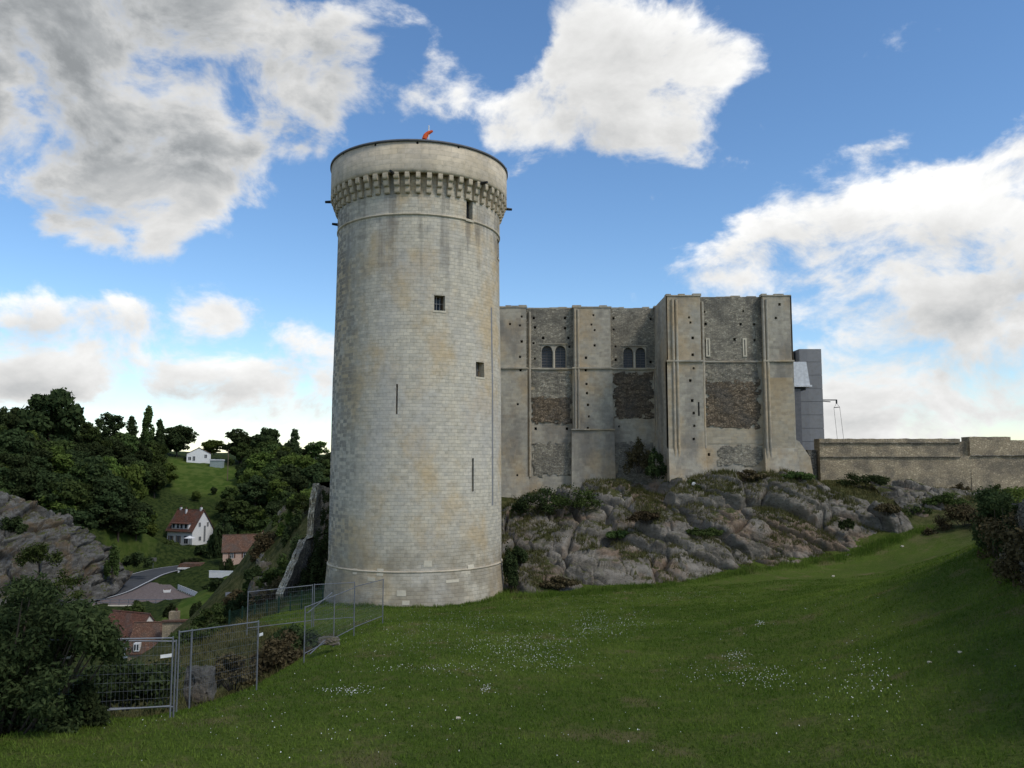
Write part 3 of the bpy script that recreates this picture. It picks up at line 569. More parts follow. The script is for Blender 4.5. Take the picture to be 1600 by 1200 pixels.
H1 = put([(155, 152), (92, 192), (146, 200), (155, 286), (146, 368), (149, 440), (134, 622), (131, 1003), (221, 155), (391, 155), (228, 206), (391, 210), (272, 262), (409, 262), (220, 290), (414, 310), (226, 374), (248, 492), (398, 492), (240, 628), (408, 568), (398, 628), (232, 690), (399, 690), (398, 752), (230, 752), (300, 842), (402, 882), (230, 880),
          (543, 145), (532, 195), (549, 225), (548, 307), (501, 373), (499, 440), (502, 514), (504, 563), (509, 626), (513, 688), (507, 751), (525, 812), (522, 877), (655, 157), (857, 160), (655, 216), (857, 210), (664, 308), (664, 380), (853, 392), (672, 514), (850, 570), (850, 632), (672, 632), (678, 740)], 770, 450, .2917, 84)
H2 = put([(279, 197), (286, 225), (297, 310), (295, 403), (298, 478), (278, 545), (286, 656), (293, 725), (295, 795), (290, 868), (372, 160), (591, 157), (378, 227), (574, 229), (650, 230), (538, 313), (650, 318), (378, 322), (548, 465), (648, 485), (396, 487), (392, 662), (513, 662), (652, 660), (388, 868), (496, 866), (655, 864), (380, 953), (512, 952), (655, 948), (762, 200), (785, 125), (832, 660), (836, 793), (840, 985)], 1000, 440, .2834, 78)
TWIN = [(kx(846), kx(886), kz(577) + .06, kz(537)), (kx(975), kx(1012), kz(577) + .06, kz(540))]
def clash(h, T): return any(h[0] < t[1] + .1 and h[1] > t[0] - .1 and h[2] < t[3] + .1 and h[3] > t[2] - .1 for t in T)
H1 = [h for h in H1 if not clash(h, TWIN)]
def wall_run(specs, Y, holes, twin=()):
    """specs: (kind, px0, px1): 'b' buttress in front plane, 'r' recess set back"""
    for kind, a, b in specs:
        x0, x1 = kx(a, Y), kx(b, Y); yy = Y if kind == 'b' else Y + .62
        hs = [h for h in holes if x0 + .15 < h[0] and h[1] < x1 - .15]
        tw = [t for t in twin if x0 < t[0] and t[1] < x1]
        name = 'buttress' if kind == 'b' else 'wall'
        if kind == 'b':
            for (z0, z1, g) in ((3, ZS, .0), (ZS, ZT, .12)):
                panel(name, x0 + g, x1 - g, z0, z1, yy + g * .5, hs, 'keep_stone')
                mb = MB()
                for xx, s in ((x0 + g, 1), (x1 - g, -1)): mb.face([(xx, yy + g * .5 - 84, z0 - 4), (xx, Y + .9 - 84, z0 - 4), (xx, Y + .9 - 84, z1 - 4), (xx, yy + g * .5 - 84, z1 - 4)][::s])
                mb.face([(x0 + g, yy + g * .5 - 84, z1 - 4), (x1 - g, yy + g * .5 - 84, z1 - 4), (x1 - g, Y + .9 - 84, z1 - 4), (x0 + g, Y + .9 - 84, z1 - 4)]); mb.build('buttress_return', 'keep_stone', keep)
        else:
            panel(name, x0 - .12, x1 + .12, 3, ZS, yy, hs + tw, 'keep_stone'); panel(name, x0 - .12, x1 + .12, ZS, ZT - .12, yy, hs + tw, 'rubble_grey')
        back = MB(); back.face([(x0, Y + 1.25 - 84, 3), (x1, Y + 1.25 - 84, 3), (x1, Y + 1.25 - 84, ZT - 4.3), (x0, Y + 1.25 - 84, ZT - 4.3)]); back.build('hole_back', 'void', keep)
        # string course
        mb = MB(); mb.box(((x0 + x1) / 2, yy - 84 - .02, ZS - 4), (x1 - x0 + (.1 if kind == 'b' else 0), .30, .16)); mb.build('string_course', 'keep_stone', keep)
        # uneven top course
        x = x0
        while x < x1 - .05:
            w = min(random.uniform(.5, 1.0), x1 - x); h = random.uniform(.10, .30) if kind == 'b' else random.uniform(.02, .2)
            MB().box((x + w / 2, yy - 84 + .42, ZT - 4 + h / 2 - .11), (w - .02, .86, h)).build('coping_stone', 'keep_stone', keep); x += w
wall_run([('b', 690, 824), ('r', 824, 895), ('b', 895, 957), ('r', 957, 1024), ('b', 1024, 1046)], 84, H1, TWIN)
wall_run([('b', 1043, 1099), ('r', 1099, 1194), ('b', 1194, 1241)], 78, H2)
# flank, roof slab and back of the keep
xl, xr = kx(1043, 78), kx(1241, 78); mb = MB()
for (x, s, y1) in ((xl, 1, 84.3), (xr, -1, 102)):
    P = [(x, 78.0 - 84, -1), (x, y1 - 84, -1), (x, y1 - 84, ZT - 4), (x, 78.0 - 84, ZT - 4)]; mb.face(P[::s], [(p[1], p[2]) for p in P][::s])
mb.face([(xr, 18, -1), (-8, 18, -1), (-8, 18, ZT - 4), (xr, 18, ZT - 4)]); mb.face([(kx(690), .0, -1), (kx(690), 18, -1), (kx(690), 18, ZT - 4), (kx(690), 0, ZT - 4)]); mb.build('flank_wall', 'keep_stone', keep)
mb = MB(); mb.box(((kx(690) + xr) / 2, 9.5, ZT - 4.45), (xr - kx(690), 17, .3)); mb.box(((xl + xr) / 2, -2.2, ZT - 4.45), (xr - xl - .4, 6, .3)); mb.build('roof', 'slate', keep)
# engaged shafts
for px, Y, y1, y0 in [(899, 84, 482, 672), (904, 84, 484, 672), (1053, 78, 468, 735), (1059, 78, 468, 735), (1195.5, 78, 468, 722), (1201, 78, 468, 722), (828, 84, 486, 745), (1028, 84, 486, 690), (1102, 78, 470, 700)]:
    x = kx(px, Y); dy = -.02 if px not in (828, 1102) else .55
    MB().tube((x, Y - 84 + dy, kz(y0, Y) - 4), (x, Y - 84 + dy, kz(y1, Y) - 4), .14, n=12).build('shaft', 'keep_stone', keep, True)
# rubble cores where the facing is lost : uneven stones, real relief
def rubble_panel(px0, px1, py0, py1, Y, mat, name='rubble_core', amp=.12, res=.11, proud=.0, ragged=.25):
    x0, x1, z0, z1 = kx(px0, Y), kx(px1, Y), kz(py1, Y), kz(py0, Y); nx, nz = int((x1 - x0) / res) + 2, int((z1 - z0) / res) + 2
    P = np.zeros((nx, nz, 3)); UV = np.zeros((nx, nz, 2))
    for i in range(nx):
        for j in range(nz):
            u, v = i / (nx - 1), j / (nz - 1); x, z = x0 + u * (x1 - x0), z0 + v * (z1 - z0)
            e = min(u * (x1 - x0), (1 - u) * (x1 - x0), v * (z1 - z0), (1 - v) * (z1 - z0))
            q = Vector((x * 2.2, 0, z * 3.4)); d, pts = noise.voronoi(q); h = noise.cell_vector(pts[0] * 9.1).x * amp - max(0, .18 - (d[1] - d[0])) * amp * 2.5
            sx = noise.noise(Vector((x * 1.1, 3, z * 1.1))) * ragged * (1 if e < res else 0)
            P[i, j] = (x + sx * (u < .05 or u > .95), Y + .60 - 84 - proud - (h * .6 + .03) * (1 if e > res * .5 else -.6), z + sx * (v < .05 or v > .95) - 4); UV[i, j] = (x, z)
    me = grid_mesh(name, P, UV, False); import bmesh; bm = bmesh.new(); bm.from_mesh(me); kill = []
    for f in bm.faces:
        c = f.calc_center_median(); e = min(c.x - x0, x1 - c.x, c.z + 4 - z0, z1 - c.z - 4)
        if e < .10 + .75 * (noise.noise(Vector((c.x * 1.5, Y, c.z * 1.9))) + .25 * noise.noise(Vector((c.x * 5, Y, c.z * 6)))): kill.append(f)
    bmesh.ops.delete(bm, geom=kill, context='FACES'); bm.to_mesh(me); bm.free(); return link(name, me, mat, keep)
rubble_panel(829, 895, 579, 626, 84, 'rubble_grey'); rubble_panel(830, 894, 618, 662, 84, 'rubble_brown', proud=.02); rubble_panel(959, 1023, 580, 655, 84, 'rubble_brown')
rubble_panel(1105, 1189, 561, 612, 78, 'rubble_grey'); rubble_panel(1103, 1191, 592, 670, 78, 'rubble_brown', proud=.02); rubble_panel(1120, 1192, 694, 730, 78, 'rubble_grey'); rubble_panel(831, 893, 690, 745, 84, 'rubble_grey', amp=.07)
rubble_panel(960, 1022, 690, 760, 84, 'rubble_grey', amp=.09)
mb = MB(); mb.face([(kx(1104, 78), -5.42, kz(693, 78) - 4), (kx(1192, 78), -5.42, kz(693, 78) - 4), (kx(1192, 78), -5.42, kz(668, 78) - 4), (kx(1104, 78), -5.42, kz(668, 78) - 4)]); mb.build('refaced_band', 'keep_buff', keep)
mb = MB(); mb.face([(kx(1203, 78), -6.012, kz(722, 78) - 4), (kx(1239, 78), -6.012, kz(722, 78) - 4), (kx(1239, 78), -6.012, kz(590, 78) - 4), (kx(1203, 78), -6.012, kz(590, 78) - 4)]); mb.build('refaced_band', 'keep_buff', keep)
# wider plinth under the middle buttress, battered toes
def wedge(px0, px1, py0, py1, Y, out, name='plinth', mat='keep_stone'):
    x0, x1, zb, zt = kx(px0, Y), kx(px1, Y), kz(py1, Y) - 4, kz(py0, Y) - 4; y = Y - 84; mb = MB()
    a = [(x0 - .1, y - out, zb), (x1 + .1, y - out, zb), (x1, y - .03, zt), (x0, y - .03, zt)]; b = [(x0 - .1, y + .9, zb), (x1 + .1, y + .9, zb), (x1, y + .9, zt), (x0, y + .9, zt)]
    mb.face(a, [(p[0], p[2] + 4) for p in a]); mb.face([b[0], a[0], a[3], b[3]]); mb.face([a[1], b[1], b[2], a[2]]); mb.face([a[3], a[2], b[2], b[3]]); return mb.build(name, mat, keep)
wedge(893, 959, 672, 800, 84, .35); wedge(780, 826, 745, 830, 84, .5); wedge(1043, 1100, 700, 800, 78, .9); wedge(1192, 1243, 700, 780, 78, .6)
MB().box(((kx(893) + kx(959)) / 2, -.05, kz(671) - 4), (kx(959) - kx(893) + .1, .32, .14)).build('string_course', 'keep_stone', keep)
mb = MB(); x0 = kx(1239, 78); P0 = [(x0, kz(684, 78) - 4), (x0, 2), (x0 + 2.2, 2), (x0 + 1.6, kz(715, 78) - 4), (x0 + .6, kz(690, 78) - 4)]; mb.extr(P0[::-1], -5.6, -2.5); mb.build('toe_buttress', 'keep_stone', keep)
# narrow slits of the corner block
for px, y0, y1, w, mat in [(1110, 527, 556, .20, 'pale_stone'), (1168, 527, 556, .20, 'pale_stone')]:
    x = kx(px, 78); z0, z1 = kz(y1, 78) - 4, kz(y0, 78) - 4
    sl = MB().box((x, -5.40, (z0 + z1) / 2), (w * 2.0, .12, z1 - z0)).build('loophole', mat, keep); MB().box((x, -5.45, (z0 + z1) / 2), (.07, .06, z1 - z0 - .3)).build('slit', 'void', sl)
x = kx(1091, 78); MB().box((x, -6.0, (kz(650, 78) + kz(628, 78)) / 2 - 4), (.14, .03, 1.35)).build('slit', 'void', keep)
# twin round-headed windows
for (x0, x1, z0, z1) in TWIN:
    y = .62; w = MB().face([(x0, y + .5, z0 - 4), (x1, y + .5, z0 - 4), (x1, y + .5, z1 - 4), (x0, y + .5, z1 - 4)]); mb = MB(); mb.face([(x0 - .05, y + .5, z0 - 4), (x1 + .05, y + .5, z0 - 4), (x1 + .05, y + .5, z1 - 4), (x0 - .05, y + .5, z1 - 4)])
    win = mb.build('twin_window', 'lead_glass', keep); lw = (x1 - x0) * .42; r = lw / 2; sp = z1 - r - .12 - 4; fr = MB(); edges = [x0, x0 + lw * .04, x1]
    for cx in (x0 + (x1 - x0) * .235, x0 + (x1 - x0) * .765):
        n = 14; xs = [cx - r + 2 * r * i / n for i in range(n + 1)]; top = lambda q: sp + math.sqrt(max(0, r * r - (q - cx) ** 2))
        for a, b in zip(xs[:-1], xs[1:]):
            fr.face([(a, y + .05, top(a)), (b, y + .05, top(b)), (b, y + .05, z1 - 4), (a, y + .05, z1 - 4)]); fr.face([(a, y + .05, top(a)), (a, y + .5, top(a)), (b, y + .5, top(b)), (b, y + .05, top(b))])
        for i in range(8): MB().tube((cx - r, y + .44, z0 - 4 + (i + 1) * (z1 - z0) / 9), (cx + r, y + .44, z0 - 4 + (i + 1) * (z1 - z0) / 9), .018, n=4).build('glazing_bar', 'zinc', win)
        MB().tube((cx, y + .44, z0 - 4), (cx, y + .44, sp + r), .018, n=4).build('glazing_bar', 'zinc', win)
    c1, c2 = x0 + (x1 - x0) * .235, x0 + (x1 - x0) * .765
    for a, b in ((x0, c1 - r), (c1 + r, c2 - r), (c2 + r, x1)):
        if b > a + .01: fr.face([(a, y + .05, z0 - 4), (b, y + .05, z0 - 4), (b, y + .05, z1 - 4), (a, y + .05, z1 - 4)]); fr.face([(a, y + .05, z0 - 4), (a, y + .5, z0 - 4), (a, y + .5, z1 - 4), (a, y + .05, z1 - 4)]); fr.face([(b, y + .05, z0 - 4), (b, y + .5, z0 - 4), (b, y + .5, z1 - 4), (b, y + .05, z1 - 4)])
    fr.build('arch_surround', 'keep_stone', win)
    MB().tube(((c1 + c2) / 2, y + .0, z0 - 4), ((c1 + c2) / 2, y + .0, sp), .09, n=10).build('colonnette', 'pale_stone', win, True)
    MB().box(((x0 + x1) / 2, y - .02, z0 - 4.02), (x1 - x0 + .2, .2, .12)).build('sill', 'keep_stone', win)
    MB().box(((x0 + x1) / 2, y - .02, z1 - 3.94), (x1 - x0 + .3, .1, .1)).build('hood', 'keep_stone', win)

# ------------------------------------------------------------------ concrete lift shaft, porch, hoist, curtain wall
Y = 96; lt = thing('concrete_lift_tower', 'plain grey concrete block tower rising behind the right edge of the keep', 'tower', (W(1268, 690, Y).x, Y, 6))
x0, x1 = kx(1250.5, Y) - lt.location.x, kx(1285, Y) - lt.location.x; zt = kz(545, Y) - 6; zb = -1; hh = (zt - kz(690, Y) + 6) / 7
for i in range(9):
    z1 = zt - i * hh; MB().box(((x0 + x1) / 2, 1.8, z1 - hh / 2), (x1 - x0, 3.6, hh - .045)).build('panel', 'concrete', lt)
MB().box(((x0 + x1) / 2, 1.8, zt / 2 - .6), (x1 - x0 - .1, 3.5, zt + .4)).build('core', 'slate', lt)
MB().box((x0 - .35, 2.4, (zt - .3) / 2), (.66, 2.2, zt - .1)).build('side_fin', 'dark_iron', lt)
wp = thing('metal_porch', 'white metal box porch jutting out between the keep and the concrete tower', 'porch', (kx(1246, 90), 90, kz(606, 90)))
h = kz(567, 90) - kz(606, 90); mb = MB(); mb.extr([(-1.2, .25), (1.05, .25), (.72, h), (-1.2, h)][::-1], -1, 1.8); mb.build('shell', 'white_metal', wp); MB().box((-.05, .4, .12), (2.5, 3.2, .2)).build('base_tray', 'white_metal', wp); MB().box((-.1, .6, -.15), (1.6, 2.4, .3)).build('bracket', 'dark_iron', wp); MB().box((-.4, .3, -3.4), (.8, 2.4, 6.4)).build('column', 'slate', wp)
Y = 97; hp = W(1286, 625, Y); ho = thing('hoist_arm', 'thin dark hoist arm with hanging ropes on the concrete tower', 'hoist', hp)
e = W(1307, 627, Y) - hp; mb = MB(); mb.box((e.x / 2 - .2, 0, .0), (e.x + .5, .14, .12)); mb.box((e.x / 2 - .5, 0, -.18), (e.x * .7, .1, .10), Matrix.Rotation(R(4), 3, 'Y')); mb.box((e.x, 0, -.2), (.14, .16, .5)); mb.build('arm', 'dark_iron', ho)
a, b = W(1303, 637, Y) - hp, W(1312, 636, Y) - hp; t = Vector((e.x, 0, -.4))
MB().tube(a, b, .05, n=6).build('spreader_bar', 'dark_iron', ho)
for q, px, py in ((a, 1309, 692), (b, 1319, 692)): MB().tube(t, q, .018, n=5).build('sling', 'dark_iron', ho); MB().tube(q, W(px, py, Y) - hp, .02, n=5).build('rope', 'dark_iron', ho)
Y = 88; cw = thing('curtain_wall', 'long low buff rubble curtain wall with a notched top, right of the keep', 'wall', (kx(1276, Y), Y, 6)); ox = cw.location.x
def cwsec(pa, pb, pytop, yo, name, mat, zb=-2.5):
    x0, x1, zt = kx(pa, Y) - ox, kx(pb, Y) - ox, kz(pytop, Y) - 6; n = max(2, int((x1 - x0) / .5)); nz = 16; P = np.zeros((n, nz, 3)); UV = np.zeros((n, nz, 2))
    for i in range(n):
        x = x0 + (x1 - x0) * i / (n - 1)
        for j in range(nz):
            z = zb + (zt - zb) * j / (nz - 1); jt = (noise.noise(Vector((x * 1.3, 2, 0))) * .10 if j == nz - 1 else 0)
            P[i, j] = (x, yo + .08 * noise.noise(Vector((x * .7, 0, z * .9))) + .0, z + jt); UV[i, j] = (x, z)
    o = link(name, grid_mesh(name, P, UV, False), mat, cw); mb = MB()
    for i in range(n - 1): a, b = P[i, -1], P[i + 1, -1]; mb.face([a, b, (b[0], yo + 1.6, b[2]), (a[0], yo + 1.6, a[2])])
    mb.face([(x0, yo + .0, zb), (x0, yo, zt), (x0, yo + 1.6, zt), (x0, yo + 1.6, zb)]); mb.face([(x1, yo, zb), (x1, yo + 1.6, zb), (x1, yo + 1.6, zt), (x1, yo, zt)]); mb.face([(x0, yo + 1.6, zb), (x1, yo + 1.6, zb), (x1, yo + 1.6, zt), (x0, yo + 1.6, zt)]); mb.build('wall_top', mat, cw)
cwsec(1277, 1495, 685.5, 0, 'wall_section', 'rubble_wall'); cwsec(1495, 1510, 689.5, .45, 'notch_infill', 'rubble_wall'); cwsec(1495, 1510, 712, .02, 'wall_section', 'rubble_wall'); cwsec(1510, 1574, 682.5, 0, 'wall_section', 'rubble_wall'); cwsec(1574, 2100, 687.5, .05, 'wall_section', 'rubble_wall')
for pa, pb, py in [(1278, 1494, 692), (1278, 1494, 714), (1511, 1800, 712)]: MB().box(((kx(pa, Y) + kx(pb, Y)) / 2 - ox, -.05, kz(py, Y) - 6), (kx(pb, Y) - kx(pa, Y), .22, .09)).build('ledge', 'rubble_dark', cw)
MB().box((-.55, 1.2, 1.2), (.9, 1.2, 8)).build('end_pier', 'rubble_dark', cw); MB().box((-1.6, 2.2, .6), (2.0, .6, 7)).build('gate_screen', 'concrete', cw)

# ------------------------------------------------------------------ foliage tools
def leaf_quads(cent, rad, n, size, rng, flat=1.0, shell=.55, aspect=.6):
    """n leaf faces scattered in ellipsoidal clumps cent (m,3) rad (m,3)"""
    m = len(cent); w = np.prod(rad, 1) ** .67; idx = rng.choice(m, n, p=w / w.sum()); d = rng.normal(size=(n, 3)); d /= np.linalg.norm(d, axis=1)[:, None]
    r = shell + (1 - shell) * rng.random(n); r = np.where(rng.random(n) < .12, r * 1.18, r); p = cent[idx] + d * rad[idx] * r[:, None]
    t = rng.normal(size=(n, 3)); nn = d * .9 + rng.normal(size=(n, 3)) * .7 + np.array([0, 0, .35]); nn /= np.linalg.norm(nn, axis=1)[:, None]
    u = np.cross(nn, t); u /= np.linalg.norm(u, axis=1)[:, None]; v = np.cross(nn, u); s = size * (.6 + .8 * rng.random(n))[:, None]; u *= s; v *= s * aspect
    return np.stack([p - u, p - v * .9 + u * .1, p + u, p + v * .9 - u * .1], 1)
def crown_mesh(name, kind, seed, n=2600, size=.055):
    """unit tree: height 1, crown of clumps"""
    rng = np.random.default_rng(seed); cs = []; rs = []
    if kind == 'conifer':
        for i in range(46): z = .12 + .86 * i / 45; R_ = .26 * (1 - z) ** .8 + .02; a = rng.random() * 6.28; q = R_ * rng.uniform(.4, .95); cs.append((q * math.cos(a), q * math.sin(a), z)); rs.append((.06 + R_ * .3, .06 + R_ * .3, .045))
    elif kind == 'poplar':
        for i in range(40): z = .10 + .86 * i / 39; R_ = .13 * math.sin(math.pi * min(.98, z * .92 + .08)) ** .6; a = rng.random() * 6.28; q = R_ * rng.uniform(.2, .8); cs.append((q * math.cos(a), q * math.sin(a), z)); rs.append((.055, .055, .09))
    elif kind == 'shrub':
        for i in range(26): a = rng.random() * 6.28; q = rng.random() ** .5 * .52; z = .12 + rng.random() * (.74 - q * .6); cs.append((q * math.cos(a), q * math.sin(a), z)); s = rng.uniform(.12, .22); rs.append((s, s, s * .8))
    else:
        m = 40 if kind == 'round' else 44; lo = .12 if kind == 'round' else .26
        for i in range(m):
            d = rng.normal(size=3); d /= np.linalg.norm(d); q = rng.random() ** .4; s = rng.uniform(.07, .15) if kind == 'round' else rng.uniform(.05, .11)
            hz = (1 - lo) / 2; cs.append((d[0] * .34 * q, d[1] * .34 * q, lo + hz + d[2] * (hz - s * .7) * q)); rs.append((s * 1.15, s * 1.15, s * .8))
    me = quads_mesh(name, leaf_quads(np.array(cs), np.array(rs), n, size, rng)); return me, cs
def trunk_mesh(name, cs, seed, r=.022):
    mb = MB(); rng = random.Random(seed); mb.tube((0, 0, -.06), (0, 0, .35), r, r * .75, 7, False); mb.tube((0, 0, .35), (.01, .0, .8), r * .75, r * .2, 6, False)
    for c in cs[::4]: z = max(.12, min(.6, c[2] * .7)); mb.tube((0, 0, z), c, r * .4, r * .08, 5, False)
    return mb.mesh(name)
PROTO = {}
for kind in ('round', 'loose', 'conifer', 'poplar', 'shrub'):
    PROTO[kind] = []
    for q in range({'round': 5, 'loose': 2, 'shrub': 4}.get(kind, 1)):
        cm, cs = crown_mesh('crown', kind, 50 + q * 7 + len(kind), {'round': 4200, 'loose': 2600, 'shrub': 3000}.get(kind, 3000), {'round': .040, 'loose': .036, 'shrub': .05}.get(kind, .032)); cm.materials.append(MATS['leaf_mid'])
        tm = trunk_mesh('trunk', cs, q); tm.materials.append(MATS['bark']); PROTO[kind].append((cm, tm))
def plant(name, label, cat, x, y, z, h, wid, kind, mat, group=None, q=None):
    """wid = crown width in metres"""
    cm, tm = PROTO[kind][random.randrange(len(PROTO[kind])) if q is None else q % len(PROTO[kind])]
    o = thing(name, label, cat, (x, y, z), random.random() * 6.28, group); base = {'round': .86, 'loose': .82, 'conifer': .5, 'poplar': .3, 'shrub': 1.3}[kind]; s = wid / base
    for nm, me in (('crown', cm), ('trunk' if cat == 'tree' else 'stem', tm)):
        c = bpy.data.objects.new(nm, me); C.objects.link(c); c.parent = o; c.scale = (s, s, h)
        if nm == 'crown': c.material_slots[0].link = 'OBJECT'; c.material_slots[0].material = MATS[mat]
    return o
def tree_at(px, pytop, Y, wpx, kind, mat, label, cat='tree', name='broadleaf_tree', group=None, sink=.3, q=None):
    p = W(px, pytop, Y); z = g1(p.x, p.y) - sink; return plant(name, label, cat, p.x, p.y, z, max(1, p.z - z), wpx * Y / F, kind, mat, group, q)
# ------------------------------------------------------------------ trees one can single out
G = 'trees on the skyline across the valley'
for a in [(82, 600, 222, 95, 'round', 'leaf_dark', 'tallest rounded dark tree on the skyline, far left above the cliff', 'broadleaf_tree'),
          (30, 628, 218, 60, 'round', 'leaf_dark', 'dark tree left of the tallest skyline tree', 'broadleaf_tree'),
          (2, 632, 215, 40, 'loose', 'leaf_dark', 'thin topped tree at the left picture edge on the skyline', 'broadleaf_tree'),
          (132, 652, 240, 52, 'round', 'leaf_mid', 'low tree between the tallest skyline tree and the open crowned one', 'broadleaf_tree'),
          (174, 642, 262, 46, 'loose', 'leaf_dark', 'open crowned skyline tree with sky showing between its branches', 'broadleaf_tree'),
          (207, 651, 268, 24, 'conifer', 'leaf_dark', 'small dark conifer beside the open crowned skyline tree', 'conifer_tree'),
          (233, 636, 275, 22, 'poplar', 'leaf_mid', 'narrow columnar poplar standing above the skyline', 'poplar_tree'),
          (250, 657, 280, 18, 'poplar', 'leaf_dark', 'short slim tree just right of the columnar poplar', 'poplar_tree'),
          (278, 661, 292, 56, 'round', 'leaf_dark', 'broad dark tree behind the white gabled bungalow', 'broadleaf_tree'),
          (335, 686, 325, 44, 'round', 'leaf_light', 'pale green distant tree right of the white gabled bungalow', 'broadleaf_tree'),
          (376, 664, 300, 56, 'round', 'leaf_dark', 'left of the two big dark trees above the utility pole', 'broadleaf_tree'),
          (420, 665, 300, 50, 'round', 'leaf_dark', 'right of the two big dark trees above the utility pole', 'broadleaf_tree'),
          (460, 671, 298, 26, 'conifer', 'leaf_dark', 'pointed dark tree on the skyline between two rounded ones', 'conifer_tree'),
          (494, 686, 300, 46, 'loose', 'leaf_mid', 'loose crowned skyline tree nearest the round tower', 'broadleaf_tree')]:
    tree_at(*a[:7], name=a[7], group=G)
for a in [(205, 715, 225, 55, 'round', 'leaf_light', 'bright green tree on the slope below the columnar poplar'), (170, 705, 222, 50, 'round', 'leaf_light', 'bright green tree left of the slope below the poplar'), (395, 728, 248, 44, 'round', 'leaf_light', 'light green tree right of the sloping field'), (475, 758, 170, 70, 'round', 'leaf_light', 'bright green tree left of the ruined wall end'),
          (385, 775, 225, 62, 'round', 'leaf_mid', 'rounded mid green tree above the pink cottage'), (350, 800, 205, 50, 'shrub', 'leaf_dark', 'dark tree between the white house and the pink cottage'), (455, 720, 250, 55, 'round', 'leaf_dark', 'dark tree low on the slope right of the light green one'), (505, 735, 180, 50, 'round', 'leaf_dark', 'dark tree directly behind the ruined wall beside the tower'), (505, 800, 110, 60, 'shrub', 'leaf_dark', 'dark bushy tree between the ruined wall and the tower'),
          (355, 852, 172, 22, 'shrub', 'leaf_dark', 'dark hedge bush in front of the pink cottage'), (300, 868, 195, 34, 'shrub', 'leaf_dark', 'dark round bush above the bend of the road')]:
    tree_at(*a)
# ------------------------------------------------------------------ filler trees of the wood
SKX = [-200, 0, 60, 120, 150, 190, 250, 290, 350, 380, 440, 470, 520]; SKY_ = [650, 655, 640, 660, 668, 672, 675, 705, 700, 682, 680, 692, 700]
CLEAR = [(250, 335, 792, 858, 232), (335, 410, 834, 886, 191), (284, 352, 694, 730, 288), (282, 366, 728, 757, 285), (130, 322, 872, 1010, 215), (-10, 205, 775, 950, 165), (375, 450, 785, 935, 125)]
n = 0; tries = 0
while n < 272 and tries < 9000:
    tries += 1; px = random.uniform(-40, 520); Y = random.uniform(172, 318); x = (px - 800) / F * Y; z = g1(x, Y)
    if np.min(np.hypot(RL[:, 0] - x, RL[:, 1] - Y)) < 9: continue
    bx, by = PX(x, Y, z); h = random.uniform(5.5, 11.5); tp = PX(x, Y, z + h)[1]; lim = np.interp(bx, SKX, SKY_)
    if tp < lim:
        h *= max(.35, (by - lim) / max(1, by - tp)); tp = PX(x, Y, z + h)[1]
        if tp < lim: continue
    for _ in range(4):
        wd = h * random.uniform(.8, 1.05); wp_ = wd / 2 * F / Y; tp = PX(x, Y, z + h)[1]
        bad = any(bx + wp_ > c[0] and bx - wp_ < c[1] and by > c[2] and tp < c[3] and Y < c[4] + 8 for c in CLEAR)
        if not bad: break
        h *= .68
    if bad or h < 2.4: continue
    mt = random.choice(['leaf_dark', 'leaf_dark', 'leaf_mid', 'leaf_mid', 'leaf_light']); tn = {'leaf_dark': 'dark green', 'leaf_mid': 'mid green', 'leaf_light': 'light green'}[mt]
    zone = 'above the valley cliff' if bx < 90 else 'below the columnar poplar' if bx < 215 else ('above the white house roof' if by > 765 else 'left of the sloping field') if bx < 330 else ('near the utility pole' if by < 770 else 'behind the pink cottage') if bx < 420 else 'on the slope left of the round tower'
    sz = 'big' if h > 8.5 else 'medium sized' if h > 5.5 else 'small'
    plant('broadleaf_tree', f'{sz} {tn} wood tree {zone}', 'tree', x, Y, z - .3, h, wd, 'round', mt, f'{sz} {tn} trees {zone}'); n += 1
print('wood trees', n)

